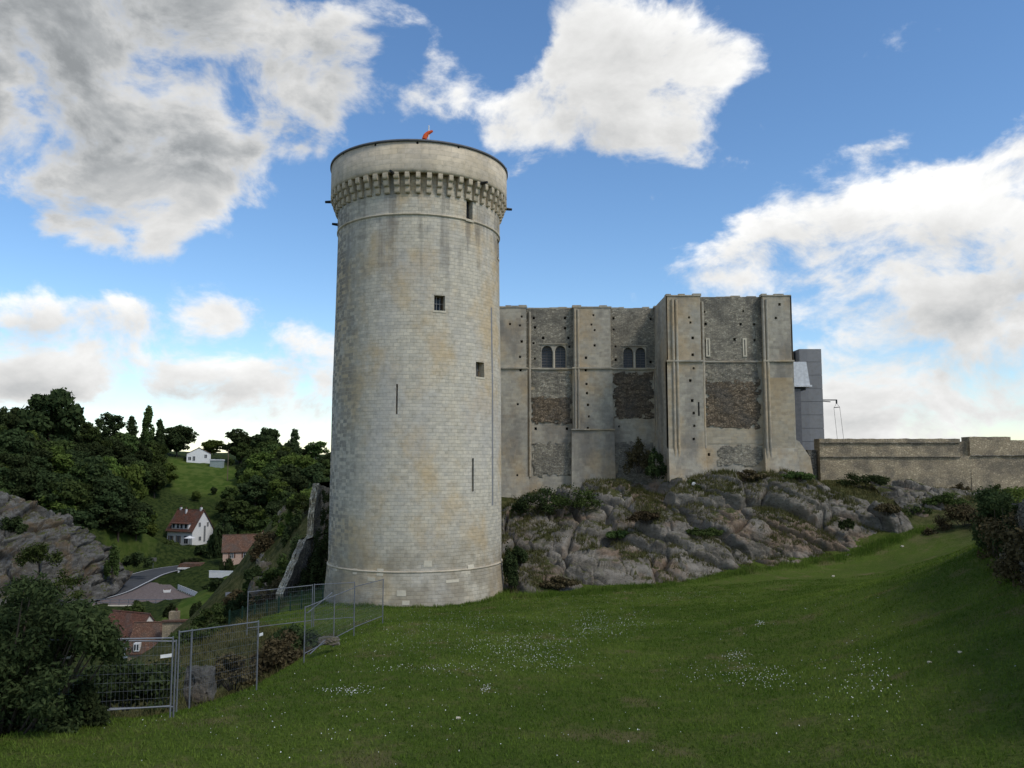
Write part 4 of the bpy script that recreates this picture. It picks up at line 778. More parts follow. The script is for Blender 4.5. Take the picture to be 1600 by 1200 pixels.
# ------------------------------------------------------------------ houses
def house(name, label, loc, rz, L, Wd, wh, rh, wall, roof, wins=(), door=None, over=.35, chims=()):
    """x along the long front (front faces -y), ridge along x"""
    o = thing(name, label, 'house', loc, rz); hx, hy = L / 2, Wd / 2; mb = MB()
    mb.box((0, 0, wh / 2 - 1.5), (L, Wd, wh + 3))
    for s in (-1, 1): mb.face([(s * hx, -hy, wh), (s * hx, hy, wh), (s * hx, 0, wh + rh)])
    mb.build('wall', wall, o); rf = MB(); k = over; zo = -rh / hy * k
    for s in (-1, 1):
        P = [Vector((-hx - k, s * (hy + k), wh + zo)), Vector((hx + k, s * (hy + k), wh + zo)), Vector((hx + k, 0, wh + rh)), Vector((-hx - k, 0, wh + rh))]; up = Vector((0, 0, .18))
        uv = [(-hx, 0), (hx, 0), (hx, math.hypot(hy, rh)), (-hx, math.hypot(hy, rh))]; rf.face([p + up for p in P], uv); rf.face(P[::-1], uv)
        for i in range(4): j = (i + 1) % 4; rf.face([P[i], P[j], P[j] + up, P[i] + up])
    r = rf.build('roof', roof, o); MB().tube((-hx - k, 0, wh + rh + .2), (hx + k, 0, wh + rh + .2), .12, n=6).build('ridge_tiles', roof, r)
    for (cx, cy, ch, cw_) in chims:
        c = MB().box((cx, cy, wh + rh + ch / 2 - .8), (cw_, cw_ * .7, ch + 1.2)).build('chimney', wall if wall != 'render_white' else 'render_white', r); MB().tube((cx, cy, wh + rh + ch - .2), (cx, cy, wh + rh + ch + .3), .16, .12, 8).build('chimney_pot', 'tile_roof', r)
    for (face, u, z, w, h, sh) in wins:
        M = {'f': lambda a, b, d: (a, -hy - d, b), 'r': lambda a, b, d: (hx + d, a, b), 'l': lambda a, b, d: (-hx - d, -a, b)}[face]
        g = MB(); g.face([M(u - w / 2, z - h / 2, .03), M(u + w / 2, z - h / 2, .03), M(u + w / 2, z + h / 2, .03), M(u - w / 2, z + h / 2, .03)]); wn_ = g.build('window', 'glass', o)
        f = MB(); t = .07
        for (a, b, c, d) in ((u - w / 2 - t, u + w / 2 + t, z - h / 2 - t, z - h / 2), (u - w / 2 - t, u + w / 2 + t, z + h / 2, z + h / 2 + t), (u - w / 2 - t, u - w / 2, z - h / 2, z + h / 2), (u + w / 2, u + w / 2 + t, z - h / 2, z + h / 2), (u - .04, u + .04, z - h / 2, z + h / 2)):
            f.face([M(a, c, .06), M(b, c, .06), M(b, d, .06), M(a, d, .06)])
        f.build('frame', 'white_paint', wn_)
        if sh:
            for s in (-1, 1): cx = u + s * (w / 2 + .07 + w * .25); q = MB(); q.face([M(cx - w * .24, z - h / 2, .07), M(cx + w * .24, z - h / 2, .07), M(cx + w * .24, z + h / 2, .07), M(cx - w * .24, z + h / 2, .07)]); q.build('shutter', sh, wn_)
    if door:
        face, u, w, h, mt = door; M = {'f': lambda a, b, d: (a, -hy - d, b), 'r': lambda a, b, d: (hx + d, a, b), 'l': lambda a, b, d: (-hx - d, -a, b)}[face]
        q = MB(); q.face([M(u - w / 2, 0, .04), M(u + w / 2, 0, .04), M(u + w / 2, h, .04), M(u - w / 2, h, .04)]); q.build('door', mt, o)
    return o
p = W(292, 850, 226)
wh_ = house('white_house', 'white two storey house with red tiled roof and a row of dormer windows', (p.x, p.y + 2, p.z), R(-27), 9.9, 7.2, 4.0, 5.2, 'render_white', 'tile_roof', [('f', -3.4, 1.5, 1.0, 1.5, 'wood'), ('f', -.4, 1.4, .9, 2.0, 'wood'), ('f', 2.6, 1.4, 1.5, 2.1, None), ('r', -1.2, 5.4, .7, 1.2, None), ('r', .6, 2.8, .6, 4.4, None), ('r', 1.6, 5.3, .6, 1.2, None), ('r', -1.0, 1.6, .8, 1.1, None)], None, .4, [(-4.0, 0, .9, .55), (4.0, 0, 1.1, .6), (-1.2, -.6, .5, .5)])
d = MB(); d.extr([(-3.3, 4.15), (3.3, 4.15), (3.3, 5.75), (-3.3, 5.75)], -3.55, -.9); dr = d.build('dormer', 'render_white', wh_)
for i, x in enumerate((-2.5, -.8, .6, 2.3)): q = MB(); q.face([(x - .42, -3.58, 4.45), (x + .42, -3.58, 4.45), (x + .42, -3.58, 5.55), (x - .42, -3.58, 5.55)]); q.build('window', 'glass', dr)
q = MB(); q.box((0, -2.3, 5.9), (7.2, 3.2, .14), Matrix.Rotation(R(8), 3, 'X')); q.build('dormer_roof', 'tile_roof', dr)
par = thing('parasol', 'pale open parasol in front of the white house', 'parasol', wh_.matrix_basis @ Vector((2.8, -5.2, .2))); MB().tube((0, 0, 0), (0, 0, 2.4), .04, n=6).build('pole', 'wood', par); MB().tube((0, 0, 2.0), (0, 0, 2.6), 1.5, .05, 10, False).build('canopy', 'render_white', par)
par.location = W(296, 848, 219); par.location.z = g1(par.location.x, par.location.y)
p = W(376, 883, 190)
house('pink_cottage', 'pink rendered cottage with brown tiled roof below the wooded slope', (p.x, p.y + 2, p.z), R(18), 9.2, 6, 3.4, 3.3, 'render_pink', 'tile_roof_old', [('f', -2.6, 2.4, .7, 1.1, 'shutter_brown'), ('f', 0.3, 2.4, .7, 1.1, 'shutter_brown'), ('f', 2.6, 2.4, .7, 1.1, 'shutter_brown'), ('l', .6, 2.4, .7, 1.1, None), ('f', 2.0, .9, .6, .8, None)], ('f', 3.2, .9, 2, 'shutter_brown'), .3, [(4.2, 0, .7, .6)])
p = W(309.5, 720, 286)
house('hilltop_bungalow', 'white gabled bungalow on the hilltop above the sloping field', (p.x - 1.7, p.y + 4.6, p.z - .3), R(112.5), 9.5, 8.0, 2.8, 2.1, 'render_white', 'tile_roof', [('l', 2.3, 1.9, .8, 1.2, None), ('l', -1.6, 1.1, .8, 1.6, None), ('l', -3.0, 1.1, .9, 1.2, None)], None, .2)
p = W(339, 729, 284); gh = thing('garden_shed', 'low pale shed right of the hilltop bungalow', 'shed', (p.x, p.y, p.z)); MB().box((0, 0, .6), (4.2, 2.4, 3)).build('wall', 'greenhouse', gh); mb = MB(); mb.extr([(-2.3, 2.1), (2.3, 2.1), (2.2, 2.5), (-2.2, 2.6)], -1.4, 1.4); mb.build('roof', 'white_metal', gh)
p = W(234, 1002, 122)
lh = house('valley_cottage', 'stone cottage with mossy brown tiled roof and stone chimney below the barrier fence', (p.x, p.y + 2.5, p.z - 4.1), R(4), 6.4, 5.5, 2.6, 3.6, 'rubble_wall', 'tile_roof_old', [], None, .25, [])
ch = MB().box((2.3, .4, 6.6), (1.35, 1.0, 2.6)).build('chimney', 'rubble_wall', lh); MB().tube((2.6, .4, 7.8), (2.6, .4, 8.4), .17, .13, 8).build('chimney_pot', 'tile_roof', ch)
dm = MB().box((-1.9, -2.6, 3.35), (.85, .8, 1.15)).build('dormer', 'white_paint', lh)
for s in (-1, 1): q = MB(); q.face([(-1.9 + s * .19 - .13, -3.005, 2.95), (-1.9 + s * .19 + .13, -3.005, 2.95), (-1.9 + s * .19 + .13, -3.005, 3.75), (-1.9 + s * .19 - .13, -3.005, 3.75)]); q.build('pane', 'glass', dm)
p = W(190, 1000, 124)
house('valley_house', 'red tiled house with white verge beside the mossy roofed cottage', (p.x - .6, p.y + 4, p.z - 3.4), R(-22), 7.5, 6, 3.2, 3.4, 'render_white', 'tile_roof', [('r', 0, 2.6, .7, 1.0, None)], None, .2)
p = W(278, 972, 122); tw = thing('tiled_garden_wall', 'low garden wall capped with red tiles, right of the stone cottage chimney', 'wall', (p.x, p.y, p.z)); MB().box((0, 0, -1.5), (4.4, .5, 3)).build('wall', 'rubble_wall', tw); mb = MB(); mb.extr([(-2.3, 0), (2.3, .15), (2.3, .4), (-2.3, .25)], -.45, .45); mb.build('coping', 'tile_roof_old', tw)
p = W(372, 928, 110); sh = thing('stone_shed', 'small shed with grey slate roof below the crag', 'shed', (p.x, p.y, p.z - .5), R(20)); MB().box((0, 0, -.6), (2.6, 2.2, 2.2)).build('wall', 'render_white', sh); mb = MB(); mb.extr([(-1.6, .4), (1.6, .9), (1.6, 1.05), (-1.6, .55)], -1.5, 1.5); mb.build('roof', 'slate', sh)
p = W(297, 902, 190); ga = thing('open_garage', 'white framed open garage beside the road bend', 'garage', (p.x, p.y, p.z)); mb = MB(); mb.box((0, 0, 2.2), (4.8, 3, .35)); mb.build('lintel', 'render_white', ga)
for s in (-1, 1): MB().box((s * 2.2, 0, .6), (.35, 2.6, 2.9)).build('pier', 'render_white', ga)
MB().box((0, 1.2, .6), (4.2, .3, 2.9)).build('back_wall', 'rubble_dark', ga); mb = MB(); mb.extr([(-2.7, 2.4), (2.7, 2.4), (2.4, 3.2), (-2.2, 3.2)], -1, 2.2); mb.build('roof', 'tile_roof_old', ga)
p = W(352, 902, 168); lw_ = thing('low_white_wall', 'long low pale wall below the pink cottage', 'wall', (p.x, p.y, g1(p.x, p.y)), R(-8)); MB().box((0, 0, .2), (7, .3, 1.3)).build('wall', 'render_white', lw_); MB().box((0, 0, .9), (7.1, .4, .12)).build('coping', 'white_paint', lw_)
# lay-by retaining wall and railings
rw = thing('retaining_wall', 'rough stone retaining wall below the railed lay-by', 'wall', (-73, 153, -17)); MB().box((0, -.2, -2.4), (24, .7, 4.8)).build('wall', 'rubble_wall', rw); MB().box((11.6, 3.5, -2.4), (.7, 7.6, 4.8), Matrix.Rotation(R(-10), 3, 'Z')).build('wall', 'rubble_wall', rw); MB().box((0, -.2, .06), (24.2, .8, .12)).build('coping', 'pale_stone', rw)
def railing(label, pts, n, h, mat, name='railing'):
    a, b = Vector(pts[0]), Vector(pts[1]); o = thing(name, label, 'railing', a); d = b - a
    for i in range(n + 1): q = d * i / n; MB().box(q + Vector((0, 0, h / 2)), (.09, .09, h)).build('post', mat, o)
    for z in (h, h * .5): MB().tube(Vector((0, 0, z)), d + Vector((0, 0, z)), .06, n=6).build('rail', mat, o)
    return o
railing('grey railing along the front of the lay-by', [(-85.5, 152.9, -16.9), (-61.5, 152.9, -16.9)], 14, 1.05, 'steel')
railing('grey roadside railing running to the left of the lay-by', [(-104, 141.5, -17), (-87, 151.5, -16.95)], 9, .9, 'steel')
o = railing('white panelled railing on the right side of the lay-by', [(-61.2, 160, -16.95), (-70, 171, -16.95)], 12, 1.1, 'white_paint')
d = Vector((-8.8, 11, 0))
for i in range(12): q = d * (i + .5) / 12; MB().box(q + Vector((0, 0, .55)), (.05, d.length / 12 - .25, .75), Matrix.Rotation(math.atan2(-d.x, d.y), 3, 'Z')).build('panel', 'white_paint', o)
for x, lb in ((-84.6, 'left white gate post at the lay-by corner'), (-83.2, 'right white gate post at the lay-by corner')): g_ = thing('gate_post', lb, 'post', (x, 153.6, -17)); MB().box((0, 0, .8), (.3, .3, 1.6)).build('shaft', 'white_paint', g_); MB().box((0, 0, 1.65), (.38, .38, .1)).build('cap', 'white_paint', g_)
p = Vector((-71, 168, -16.97)); tr = thing('planter_trough', 'small pale trough on the lay-by beside the white railing', 'planter', p, R(20)); mb = MB(); mb.box((0, 0, .3), (1.3, .7, .55), None, (1.15, 1.15)); mb.build('trough', 'render_white', tr); MB().box((0, 0, .6), (1.25, .65, .1)).build('soil', 'tile_roof_old', tr)
p = W(239, 888, 200); p.z = g1(p.x, p.y); sg = thing('road_sign', 'small grey road sign on a post left of the road', 'sign', p); MB().tube((0, 0, -.3), (0, 0, 2.9), .06, n=6).build('post', 'steel', sg); MB().box((0, -.08, 2.6), (1.6, .05, .9)).build('plate', 'zinc', sg)
p = W(355.5, 745, 268); p.z = g1(p.x, p.y) - .5; up = thing('utility_pole', 'tall pale utility pole on the slope right of the field', 'pole', p); ht = W(355.5, 702, 268).z - p.z; MB().tube((0, 0, 0), (0, 0, ht), .16, .1, 8).build('shaft', 'wood', up); MB().box((0, 0, ht - .4), (1.2, .1, .12)).build('crossarm', 'wood', up)

# ------------------------------------------------------------------ ruined wall end left of the tower
rwl = thing('ruined_wall', 'tall ragged ruined wall end of pale stone, just left of the tower', 'wall', (-18.2, 70, -1)); mb = MB()
prof = [(64, 925, 450), (65.5, 905, 458), (67, 885, 465), (69, 862, 474), (70.5, 845, 482), (72.8, 838, 487), (73.2, 815, 489), (73.6, 785, 490), (74.2, 770, 491), (75, 757, 498)]
pr = [(y, W(px, py, y).z + 1) for y, py, px in prof]; pr = [(64, -2)] + pr + [(76.5, pr[-1][1] - .1), (84, pr[-1][1] - 1.0), (84, -4)]
L = []; 
for (a, b) in zip(pr[:-1], pr[1:]):
    m = max(1, int(math.hypot(b[0] - a[0], b[1] - a[1]) / .45))
    for i in range(m): t = i / m; L.append((a[0] + (b[0] - a[0]) * t + random.uniform(-.18, .18), a[1] + (b[1] - a[1]) * t + random.uniform(-.14, .14)))
L.append(pr[-1]); n = len(L)
for k_ in range(4):
    xa, xb = -.3 + k_ * .15, -.15 + k_ * .15
    for i in range(n - 1):
        ja, jb = random.uniform(-.0, .0), 0; mb.face([(xa, L[i][0] - 70, L[i][1]), (xb, L[i][0] - 70 + .5 * noise.noise(Vector((k_ * 1.7, i * .83, .3))), L[i][1]), (xb, L[i + 1][0] - 70 + .5 * noise.noise(Vector((k_ * 1.7, i * .83 + .83, .3))), L[i + 1][1]), (xa, L[i + 1][0] - 70, L[i + 1][1])])
mb.build('broken_edge', 'broken_stone', rwl)
for x in (-.3, .3):
    mb = MB()
    for i in range(n - 1): mb.face([(x, L[i][0] - 70, L[i][1]), (x, L[i + 1][0] - 70, L[i + 1][1]), (x, 14, L[i + 1][1]), (x, 14, L[i][1])], [(L[i][0], L[i][1]), (L[i + 1][0], L[i + 1][1]), (84, L[i + 1][1]), (84, L[i][1])])
    mb.build('face', 'rubble_dark', rwl)

iv = thing('wall_creeper', 'dark ivy covering the inner face of the ruined wall beside the tower', 'creeper', (-17.6, 76, g1(-17.6, 76))); ri = np.random.default_rng(3); cs = []; rs = []
for i in range(150):
    yy = ri.uniform(65, 83); zt = np.interp(yy, [64, 70.5, 72.8, 73.8, 75, 84], [-1.0, 2.4, 3.6, 6.8, 7.6, 7.0]); zz = ri.uniform(-1.5, zt - .25); cs.append((ri.uniform(0, .45), yy - 76, zz - iv.location.z)); q = ri.uniform(.3, .6); rs.append((q * .6, q, q))
link('foliage', quads_mesh('foliage', leaf_quads(np.array(cs), np.array(rs), 18000, .09, ri, shell=.2)), 'leaf_dark', iv); mb = MB()
for c in cs[::6]: mb.tube((0, 0, -.2), (0, c[1], .1), .03, .02, 5, False); mb.tube((0, c[1], .1), c, .02, .01, 5, False)
mb.build('stem', 'bark', iv)
# ------------------------------------------------------------------ right-hand overgrown wall
ow = thing('overgrown_wall', 'dark overgrown rubble wall at the right picture edge with turf on top', 'wall', (16.5, 28, 5)); 
A_, B_ = Vector((21.7, 36.4, 0)), Vector((11.6, 13.0, 0)); n, nz = 150, 34; P = np.zeros((n, nz, 3)); UV = np.zeros((n, nz, 2)); d = (B_ - A_); nr = Vector((d.y, -d.x, 0)).normalized() 
if nr.x > 0: nr = -nr
for i in range(n):
    q = A_ + d * i / (n - 1); zb = g1(q.x, q.y) - .6; zt = np.interp(i / (n - 1), [0, .25, .5, .75, 1], [8.2, 8.4, 8.9, 9.0, 9.2]) + .35 * noise.noise(Vector((i * .09, 0, 4)))
    for j in range(nz):
        v = j / (nz - 1); z = zb + (zt - zb) * min(1, v / .85); p = q + Vector((0, 0, z)); back = max(0, (v - .85) / .15) * 2.4
        dd = cells(Vector((i * .42, 0, z * 3.2)), .12) + .35 * noise.noise(p * .5); p = p + nr * (dd + .5 * (1 - v)) - nr * back; P[i, j] = p - ow.location; UV[i, j] = (i * .17, z)
link('rubble_face', grid_mesh('rubble_face', P, UV, False), 'rubble_dark', ow)

# ------------------------------------------------------------------ shrubs and scrub near the castle
def bush(label, px, py, Y, wpx, hpx, mat, name='shrub', n=2600, leaf=.11, grp=None, z=None, depth=None):
    """leafy bush whose centre of base is seen at px,py"""
    p = W(px, py, Y); z = p.z if z is None else z; w, h = wpx * Y / F, hpx * Y / F; rng = np.random.default_rng(int(px * 7 + py)); m = 22; dp = depth or w * .45
    c = np.stack([rng.uniform(-.42, .42, m) * w, rng.uniform(-.5, .5, m) * dp, rng.random(m) ** 1.2 * h * .75 + .1 * h], 1); f = np.clip(1 - np.abs(c[:, 0]) / (w * .5), .25, 1); c[:, 2] *= f ** .6
    s = rng.uniform(.12, .24, m)[:, None] * np.array([[w * .75, dp, h]]) + .05
    o = thing(name, label, 'shrub', (p.x, p.y, z), 0, grp); link('foliage', quads_mesh('foliage', leaf_quads(c, s, n, leaf, rng, shell=.3)), mat, o)
    mb = MB()
    for i in range(0, m, 2): mb.tube((c[i][0] * .3, c[i][1] * .3, -.3), c[i], .03, .01, 5, False)
    mb.build('stem', 'bark', o); return o
_op = OUTP.reshape(-1, 3); _d = _op[:, 1] * CP + (_op[:, 2] - CAMZ) * SP; _ox = 800 + F * _op[:, 0] / _d; _oy = 600 - F * (-_op[:, 1] * SP + (_op[:, 2] - CAMZ) * CP) / _d
def on_rock(px, py):
    m = np.hypot(_ox - px, _oy - py); c = np.where(m < max(4, m.min() + .5))[0]; return float(_op[c[_op[c, 1].argmin()], 1])
for i, (px, py, w, h, mt, lb) in enumerate([(835, 800, 70, 34, 'leaf_dark', 'dark green thicket on the rock top next to the tower'), (905, 792, 90, 34, 'leaf_mid', 'wide green thicket on the rock below the middle buttress'), (1010, 812, 60, 14, 'leaf_brown', 'low brown heather across the middle of the rock face'), (1100, 835, 50, 14, 'leaf_mid', 'green grassy ledge growth right of the middle of the rock face'), (965, 838, 34, 12, 'leaf_mid', 'small green tuft on the left part of the rock face'), (1170, 748, 60, 14, 'leaf_brown', 'dry grass fringe at the foot of the corner block'), (1245, 748, 50, 14, 'leaf_mid', 'green fringe at the right foot of the corner block'), (810, 880, 26, 30, 'leaf_dark', 'dark creeper halfway down the rock beside the tower'), (870, 915, 60, 14, 'leaf_brown', 'brown growth at the foot of the rock left end'), (1385, 800, 40, 16, 'leaf_brown', 'dry clump on the right shoulder of the rock')]):
    bush(lb, px, py, on_rock(px, py) - .15, w, h, mt, n=2600, leaf=.10)
bush('dark green shrub on the rock below the left keep window', 878, 784, 79.5, 84, 40, 'leaf_dark'); bush('low green shrub on the rock right beside the tower', 815, 812, 76, 60, 30, 'leaf_mid'); bush('mid green shrub right of the dark one under the keep', 920, 798, 79.5, 64, 30, 'leaf_mid')
bush('brown twiggy bush in the corner beside the projecting keep block', 998, 735, 81.5, 44, 56, 'leaf_brown', n=3000); bush('dark bush at the foot of the keep corner', 1025, 744, 79.2, 34, 46, 'leaf_dark'); bush('spreading green growth on the rock in front of the keep corner', 1085, 772, 75.5, 56, 24, 'leaf_mid')
bush('dark low bush in front of the curtain wall', 1352, 757, 84, 74, 24, 'leaf_dark'); bush('small tuft of shrub near the middle of the curtain wall foot', 1502, 768, 85, 26, 14, 'leaf_brown', n=900); bush('small shrub at the curtain wall foot near the right picture edge', 1560, 772, 85, 30, 16, 'leaf_mid', n=900)
bush('dark creeper at the foot of the rock beside the tower base', 797, 912, 60.5, 22, 70, 'leaf_dark'); bush('small dark bush on the bare rock dome', 1322, 824, 71, 26, 18, 'leaf_dark', n=1000)
bush('scrubby bush in the hollow behind the grass bank', 1468, 842, 71, 54, 44, 'leaf_brown', n=2200); bush('green scrub above the hollow behind the grass bank', 1440, 815, 76, 70, 34, 'leaf_mid', n=2000)
bush('tawny scrub on the slope below the curtain wall notch', 1505, 815, 70, 60, 36, 'leaf_brown', n=2400); bush('rough green scrub on the slope right of the rock dome', 1395, 835, 74, 50, 30, 'leaf_mid', n=1800); bush('low scrub strip in front of the rocky ledge by the curtain wall', 1475, 788, 77, 70, 18, 'leaf_mid', n=2000)
bush('bramble mass in the ditch behind the open barrier bay', 440, 1052, 37.5, 110, 66, 'leaf_brown', n=6000, leaf=.08); bush('dark bramble on the far side of the ditch', 455, 1012, 41, 80, 40, 'leaf_dark', n=4000, leaf=.08); bush('dry weeds beside the stone stub beyond the barriers', 365, 1066, 31, 64, 50, 'leaf_brown', n=4000, leaf=.07)
bush('green weeds on the bank beyond the mesh barrier', 330, 1010, 52, 120, 40, 'leaf_mid', n=4200, leaf=.10); bush('dark evergreen bush below the lay-by wall', 307, 968, 128, 20, 34, 'leaf_dark', leaf=.2); bush('round bush between the chimney and the lay-by wall', 266, 968, 136, 22, 26, 'leaf_dark', leaf=.2); bush('low shrub in front of the grey railing', 208, 955, 144, 34, 18, 'leaf_mid', leaf=.2)
bush('tangled scrub below the lawn edge behind the mesh barrier', 190, 1100, 31, 210, 95, 'leaf_dark', n=7000, leaf=.09); bush('scrub at the foot of the ruined wall', 470, 935, 66, 60, 22, 'leaf_mid', n=2400); bush('ivy thicket between ruined wall and tower base', 503, 925, 66, 34, 110, 'leaf_dark', n=4000)
bush('grassy scrub on the knoll beside the crag', 425, 870, 112, 60, 50, 'leaf_brown', n=3000, leaf=.2)
for i, (px, py, Y, w, h, mt, lb) in enumerate([(400, 925, 106, 50, 24, 'leaf_mid', 'green bush left of the lower crag'), (462, 900, 98, 60, 60, 'leaf_mid', 'leafy bush on the knoll left of the ruined wall foot'), (470, 850, 108, 56, 66, 'leaf_dark', 'dark thicket on top of the knoll'), (440, 940, 88, 70, 40, 'leaf_brown', 'dry scrub at the foot of the knoll'), (345, 975, 96, 80, 34, 'leaf_mid', 'weeds on the bank above the tiled garden wall'), (385, 962, 80, 60, 44, 'leaf_dark', 'dark shrubs behind the green netting fence'), (430, 960, 70, 60, 40, 'leaf_brown', 'brown shrubs behind the green netting fence'), (262, 854, 217, 44, 10, 'leaf_mid', 'clipped hedge before the white house'), (322, 862, 215, 34, 14, 'leaf_dark', 'dark bushes right of the white house gable'), (60, 880, 146, 60, 44, 'leaf_mid', 'green bush growing on the valley cliff'), (20, 830, 150, 40, 30, 'leaf_dark', 'dark bush in a cleft of the valley cliff'), (95, 930, 146, 90, 40, 'leaf_mid', 'leafy growth at the foot of the valley cliff'), (175, 900, 163, 26, 60, 'leaf_mid', 'creeper on the right end of the valley cliff'), (215, 885, 185, 50, 24, 'leaf_dark', 'roadside bushes left of the road sign'), (345, 925, 150, 60, 22, 'leaf_dark', 'bushes below the long low pale wall'), (428, 862, 116, 30, 18, 'leaf_brown', 'brown grass clump on the crag shoulder')]):
    bush(lb, px, py, Y, w, h, mt, n=2600, leaf=.06 + Y * .0011)
bush('dark undergrowth at the bottom left corner below the big bush', 40, 1140, 21.3, 190, 80, 'leaf_dark', n=9000, leaf=.06); bush('dark weeds where the big bush meets the nearest barrier', 120, 1130, 21.6, 90, 60, 'leaf_dark', n=4000, leaf=.06)
for px, py, Y, w, h, mt, lb in [(478, 880, 92, 50, 60, 'leaf_dark', 'dark bush hugging the left side of the ruined wall'), (455, 835, 112, 44, 40, 'leaf_light', 'light green bush on the knoll beside the upper crag'), (425, 915, 100, 50, 30, 'leaf_mid', 'green bush right of the lower crag'), (400, 950, 92, 60, 26, 'leaf_brown', 'dry scrub left of the knoll foot'), (418, 850, 113, 40, 26, 'leaf_brown', 'tawny clump high on the knoll slope'), (372, 945, 100, 44, 26, 'leaf_brown', 'tawny clump on the grass bank above the shed'), (395, 905, 106, 30, 26, 'leaf_dark', 'dark clump low on the left knoll slope'), (350, 955, 104, 44, 18, 'leaf_mid', 'green clump on the grass bank left of the shed'), (440, 820, 116, 30, 22, 'leaf_mid', 'green clump just under the upper crag'), (470, 800, 110, 50, 34, 'leaf_mid', 'leafy bush on the knoll crest left of the ruined wall')]: bush(lb, px, py, Y, w, h, mt, n=3000, leaf=.15)
# big elder at the left edge
rng = np.random.default_rng(5); eb = thing('elder_bush', 'large dark leafy bush filling the lower left corner', 'shrub', (-13.6, 21.5, g1(-13.6, 21.5) - .2)); bz = eb.location.z; cs = []; rs = []
for i in range(210):
    px, Y = rng.uniform(-160, 178), rng.uniform(19.5, 24.5); top = np.interp(px, [-160, 0, 60, 100, 150, 180], [880, 905, 900, 925, 968, 1008]); bot = np.interp(px, [-160, 60, 95, 100, 180], [1190, 1125, 1115, 1012, 1018])
    p = W(px, rng.uniform(top + 12, max(top + 14, bot - 10)), Y); cs.append((p.x + 13.6, p.y - 21.5, p.z - bz)); s = rng.uniform(.3, .62); rs.append((s, s, s * .8))
link('foliage', quads_mesh('foliage', leaf_quads(np.array(cs), np.array(rs), 52000, .075, rng, shell=.35, aspect=.45)), 'leaf_dark', eb); mb = MB()
for c in cs[::3]: mb.tube((c[0] * .35, c[1] * .35, -.3), (c[0] * .8, c[1] * .8, c[2] * .6), .05, .03, 6, False); mb.tube((c[0] * .8, c[1] * .8, c[2] * .6), c, .03, .008, 5, False)
mb.build('stem', 'bark', eb)
# growth on the right wall
for lb, t0, t1, z0, z1, nn, mt in [('dark ivy mass hanging over the far end of the right hand wall', 0, .30, 6.6, 8.6, 9000, 'leaf_dark'), ('dry brown brambles leaning on the right hand wall', .12, .5, 5.6, 8.0, 8000, 'leaf_brown'), ('low dark growth at the near foot of the right hand wall', .5, 1, 5.0, 6.4, 5000, 'leaf_dark'), ('bright green turf and weeds along the top of the right hand wall', .05, .9, 8.35, 8.75, 9000, 'leaf_light')]:
    cs = []; rs = []
    for i in range(46): t = rng.uniform(t0, t1); q = A_ + d * t + nr * (rng.uniform(.1, .9) if 'turf' not in lb else rng.uniform(-1.6, .15)); cs.append((q.x, q.y, rng.uniform(z0, z1))); s = rng.uniform(.25, .55); rs.append((s, s, s) if 'turf' not in lb else (s * 1.5, s * 1.5, .22))
    cs = np.array(cs); b0 = Vector(cs.mean(0)); b0.z = g1(b0.x, b0.y); o = thing('wall_creeper', lb, 'creeper', b0); link('foliage', quads_mesh('foliage', leaf_quads(cs - np.array(b0), np.array(rs), nn, .07, rng, shell=.3)), mt, o)
    mb = MB()
    for c in cs[::4]: e = Vector(c) - b0; mb.tube((0, 0, -.1), (e.x, e.y, .1), .02, .015, 5, False); mb.tube((e.x, e.y, .08), e, .015, .008, 5, False)
    mb.build('stem', 'bark', o)

# ------------------------------------------------------------------ temporary fence panels
def barrier(label, A, B, h=2.0, mesh=True, posts=(0, 1), top=True, bottom=True, plates=(), name='fence_panel'):
    A, B = Vector(A), Vector(B); o = thing(name, label, 'fence panel', A, 0, 'temporary steel barrier panels'); D = B - A; up = Vector((0, 0, h)); Lh = math.hypot(D.x, D.y)
    for t in posts: MB().tube(D * t - Vector((0, 0, .25)), D * t + up * 1.02, .026, n=8).build('post', 'steel', o)
    if top: MB().tube(up, D + up, .021, n=8).build('top_rail', 'steel', o)
    if bottom: MB().tube(Vector((0, 0, .12)), D + Vector((0, 0, .12)), .021, n=8).build('bottom_rail', 'steel', o)
    if mesh:
        mb = MB(); n = int(Lh / .10)
        for i in range(1, n): q = D * i / n; mb.tube(q + Vector((0, 0, .12)), q + up, 0.0034, n=3, caps=False)
        for j in range(1, 8): z = .12 + (h - .12) * j / 8; mb.tube(Vector((0, 0, z)), D + Vector((0, 0, z)), 0.0034, n=3, caps=False)
        tag(mb.build('wire_mesh', 'steel', o), kind='stuff')
    for (t, z, w) in plates: MB().box(D * t + Vector((0, -.04, z)), (w, .02, .09), Matrix.Rotation(math.atan2(D.y, D.x), 3, 'Z')).build('plate', 'white_paint', o)
    return o
def gp(px, Y): x = (px - 800) / F * Y / 1.02; return Vector((x, Y, g1(x, Y)))
a, b = W(70, 1123, 21.4), W(266, 1110, 23.2)
barrier('mesh barrier panel nearest the camera beside the big bush', a, b, 1.98, plates=[(.16, 1.55, .30), (.95, 1.5, .30)]); barrier('second barrier frame leaning against the nearest panel', W(90, 1117, 21.9), W(271, 1111, 23.5), 1.93, mesh=False)
barrier('barrier panel with bare frame between the leaning frame and the tall post', W(276, 1098, 23.8), W(401, 1066, 27.6), 1.98, posts=(0, .14, 1), bottom=False, plates=[(1.05, 1.55, .2)])
barrier('sagging barrier panel beside the fallen stone', W(475, 1026, 33.8), W(553, 985, 38.6), 1.98, posts=(0, .56, 1)); barrier('barrier panel ending in front of the tower base', W(553, 984, 38.8), W(598, 966, 43), 2.0)
barrier('rear barrier panel left of the paired posts', W(386, 985, 43.5), W(487, 973, 44.5), 2.0); barrier('rear barrier panel running towards the tower base', W(490, 972, 44.6), W(553, 968, 45), 2.0)
